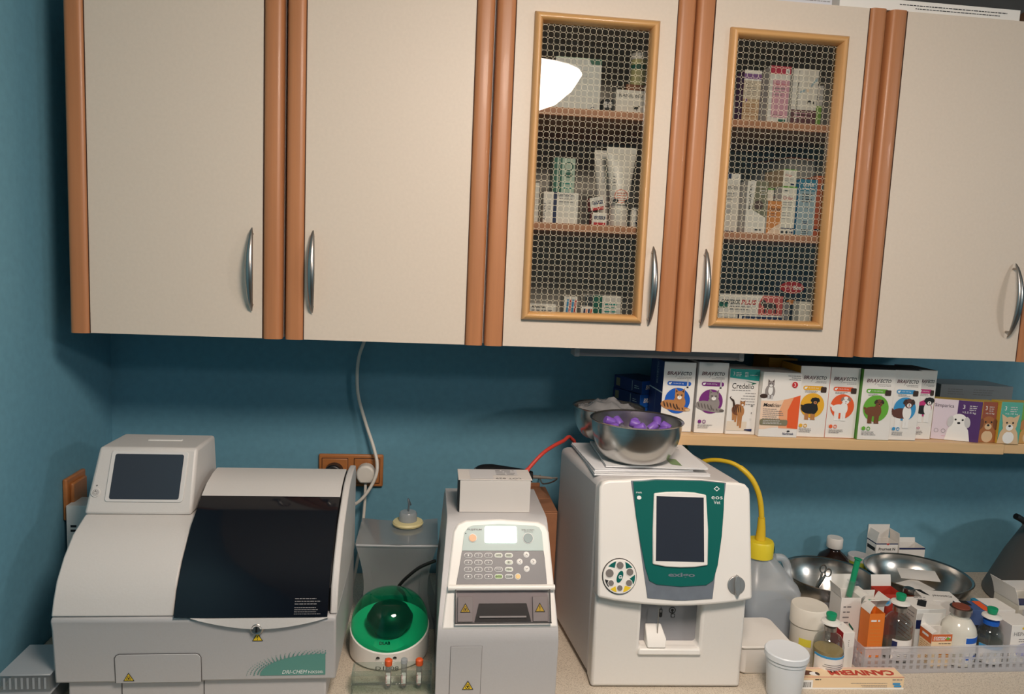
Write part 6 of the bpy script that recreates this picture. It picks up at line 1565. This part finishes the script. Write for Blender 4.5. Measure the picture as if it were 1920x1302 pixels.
p = face(o, 'top'); p.rect(0.042, 0.0, 0.060, 0.045, ORANGE).rect(0.004, 0.022, 0.03, 0.045, INK).rect(0.0, 0.03, 0.012, 0.045, WHITEI); p.done()
face(o).rect(0.044, 0.07, 0.060, 0.094, ORANGE).rect(0.0, 0.0, 0.060, 0.06, INK).done()
o = carton('medicine_box', 'white carton with turquoise lid stripe behind the blue crimped vial', 1.946, -0.412, FZ, 0.062, 0.060, 0.086, WPAPER, C('warm_grey_white', (206, 202, 194)), WPAPER, group=GB)
p = face(o, 'left'); p.rect(0, 0.078, 0.060, 0.086, C('turquoise', (30, 132, 170))).lines(0.01, 0.06, 0.035, 3, 0.012, 0.004, GREYINK).rect(0.02, 0.0, 0.06, 0.018, NAVY); p.done()
face(o, 'top').poly([(0.0, 0.0), (0.010, 0.0), (0.010, 0.06), (0.0, 0.06)], C('turquoise', (30, 132, 170))).done()
o = open_carton('medicine_box', 'big open white carton with curled lid flap and dark contents', 2.0305, -0.395, FZ, 0.095, 0.075, 0.088, [('right', 0.045, 25), ('back', 0.030, -15), ('left', 0.045, 20)], C('warm_card', (222, 218, 206)), group=GB)
MB().box(0.02, 0.06, 0.015, 0.05, 0.001, 0.082).build('inner_pack', NAVY, o, local=True, bevel=0.002)
o = carton('medicine_box', 'plain white carton at the right end of the clear basket', 2.022, -0.475, FZ, 0.07, 0.06, 0.09, WPAPER, LGREY, group=GB)

# ------------------------------------------------------------------ behind the basket
bowl(1.688, -0.195, WZ, 0.112, 0.080, 'shallow steel bowl with scissors behind the tall open carton', 0.62, group='steel bowls on the worktop', shallow=True)
bowl(1.934, -0.180, WZ, 0.125, 0.077, 'wide shallow steel bowl with white packets in front of open cartons', 0.62, group='steel bowls on the worktop', shallow=True)
t = thing('scissors', 'steel scissors leaning in the shallow steel bowl', 'scissors', (1.66, -0.20, WZ + 0.002))
for s_ in (-1, 1):
    MB().tube([(1.645, -0.200 + s_ * 0.004, WZ + 0.012), (1.665, -0.196 - s_ * 0.003, WZ + 0.055), (1.676, -0.194 - s_ * 0.007, WZ + 0.078)], [0.0015, 0.004, 0.003], 8).build('blade', STEEL, t)
    MB().tube([(1.680 + 0.008 * math.cos(a), -0.194 - s_ * 0.012, WZ + 0.087 + 0.010 * math.sin(a)) for a in [2 * PI * i / 14 for i in range(15)]], 0.0018, 8).build('finger_ring', STEEL, t)
for i, (x, y, rz_, lab) in enumerate(((1.905, -0.205, 0.3, 'flat white sachet lying in the wide shallow bowl'), (1.955, -0.155, -0.4, 'second white sachet under the rim of the wide shallow bowl'))):
    g = [[((-0.045 + 0.09 * a / 6), (-0.03 + 0.06 * b_ / 4), 0.004 + 0.004 * math.sin(PI * a / 6) * math.sin(PI * b_ / 4)) for b_ in range(5)] for a in range(7)]
    o = MB().sheet(g, 0.001).build('sachet', WPAPER, at=(x, y, WZ + 0.044 + 0.011 * i), rot=(0.06, -0.05, rz_))
    tag(o, lab, 'sachet', 'sachets in the wide shallow bowl')
t = thing('brown_bottle', 'dark brown bottle with white cap against the teal wall', 'bottle', (1.782, -0.052, WZ))
MB().lathe([(0.040, 0), (0.0425, 0.003), (0.0425, 0.052), (0.036, 0.068), (0.018, 0.082), (0.015, 0.086), (0.015, 0.094)], 32).build('bottle_body', mat('dark_brown_glass', (34, 22, 20), 0.1), t, local=True)
MB().lathe([(0.0195, 0.0915), (0.0205, 0.093), (0.0205, 0.116), (0.019, 0.119), (0.001, 0.119)], 28).build('cap', WHITEPL, t, local=True)
t = thing('jar', 'small lime green jar with white lid behind the steel bowls', 'jar', (1.868, -0.030, WZ))
MB().lathe([(0.026, 0), (0.0275, 0.002), (0.0275, 0.048)], 28).build('jar_body', C('lime_label', (168, 180, 60)), t, local=True)
MB().lathe([(0.028, 0.0482), (0.028, 0.060), (0.026, 0.062), (0.001, 0.062)], 28).build('lid', LGREY, t, local=True)
o = open_carton('medicine_box', 'open white carton with black lettering standing against the teal wall', 1.905, -0.0465, WZ, 0.062, 0.044, 0.100, [('back', 0.038, -2), ('left', 0.030, -12)], group='open cartons against the wall')
p = face(o); w, h = 0.062, 0.100
p.rect(0, h * 0.97, w, h, NAVY).text('Prurivet N', w * 0.12, h * 0.80, h * 0.08, INK, w=w * 0.76, bold=0.02).lines(w * 0.2, h * 0.74, w * 0.2, 2, h * 0.05, h * 0.015, GREYINK).poly([(w * 0.45, h), (w * 0.62, h), (w * 0.53, h * 0.94)], RED); p.done()
p = face(o, 'left'); p.rect(0, h * 0.97, 0.044, h, NAVY).rect(0.004, h * 0.76, 0.04, h * 0.86, INK); p.done()
o = open_carton('medicine_box', 'lower open white carton with blue rim beside the lettered one', 1.972, -0.0465, WZ, 0.075, 0.044, 0.088, [('left', 0.040, 5), ('back', 0.022, 15)], group='open cartons against the wall')
face(o).rect(0, 0.083, 0.075, 0.088, NAVY).done()
t = thing('coiled_tubing', 'tangle of dark green tubing behind the canister', 'tubing', (1.598, -0.04, WZ))
b = MB(); pts = []
for i in range(90):
    a = i / 90 * 2 * PI * 3.2
    pts.append((1.598 + 0.020 * math.cos(a) + 0.006 * math.sin(2.3 * a), -0.040 + 0.012 * math.sin(1.3 * a), WZ + 0.004 + 0.056 + 0.045 * math.sin(a * 0.95) + 0.01 * math.cos(2.1 * a)))
b.tube(pts, 0.0032, 8); b.build('tubing', mat('bottle_green_tube', (28, 66, 48), 0.35), t)
MB().lathe([(0.012, 0.0), (0.014, 0.002), (0.014, 0.012), (0.006, 0.016)], 16, (1.598, -0.04, WZ)).build('connector', BLACK, t)
# grey jug at the edge of the picture
t = thing('metal_jug', 'dull grey cone-shaped metal jug with black lid knob by the basket', 'jug', (2.330, -0.200, WZ))
DG = mat('dull_grey_metal', (112, 108, 104), 0.45, 0.5)
MB().lathe([(0.175, 0), (0.180, 0.004), (0.140, 0.11), (0.105, 0.185), (0.108, 0.189), (0.100, 0.191)], 40).build('jug_body', DG, t, local=True)
MB().lathe([(0.104, 0.192), (0.098, 0.203), (0.05, 0.217), (0.014, 0.220), (0.016, 0.236), (0.001, 0.240)], 32).build('lid', BLACK, t, local=True)
MB().tube(curve([(-0.096, 0, 0.196), (-0.125, 0, 0.212), (-0.150, 0, 0.226), (-0.163, 0, 0.232)]), 0.008, 10).build('lid_lever', BLACK, t, local=True)
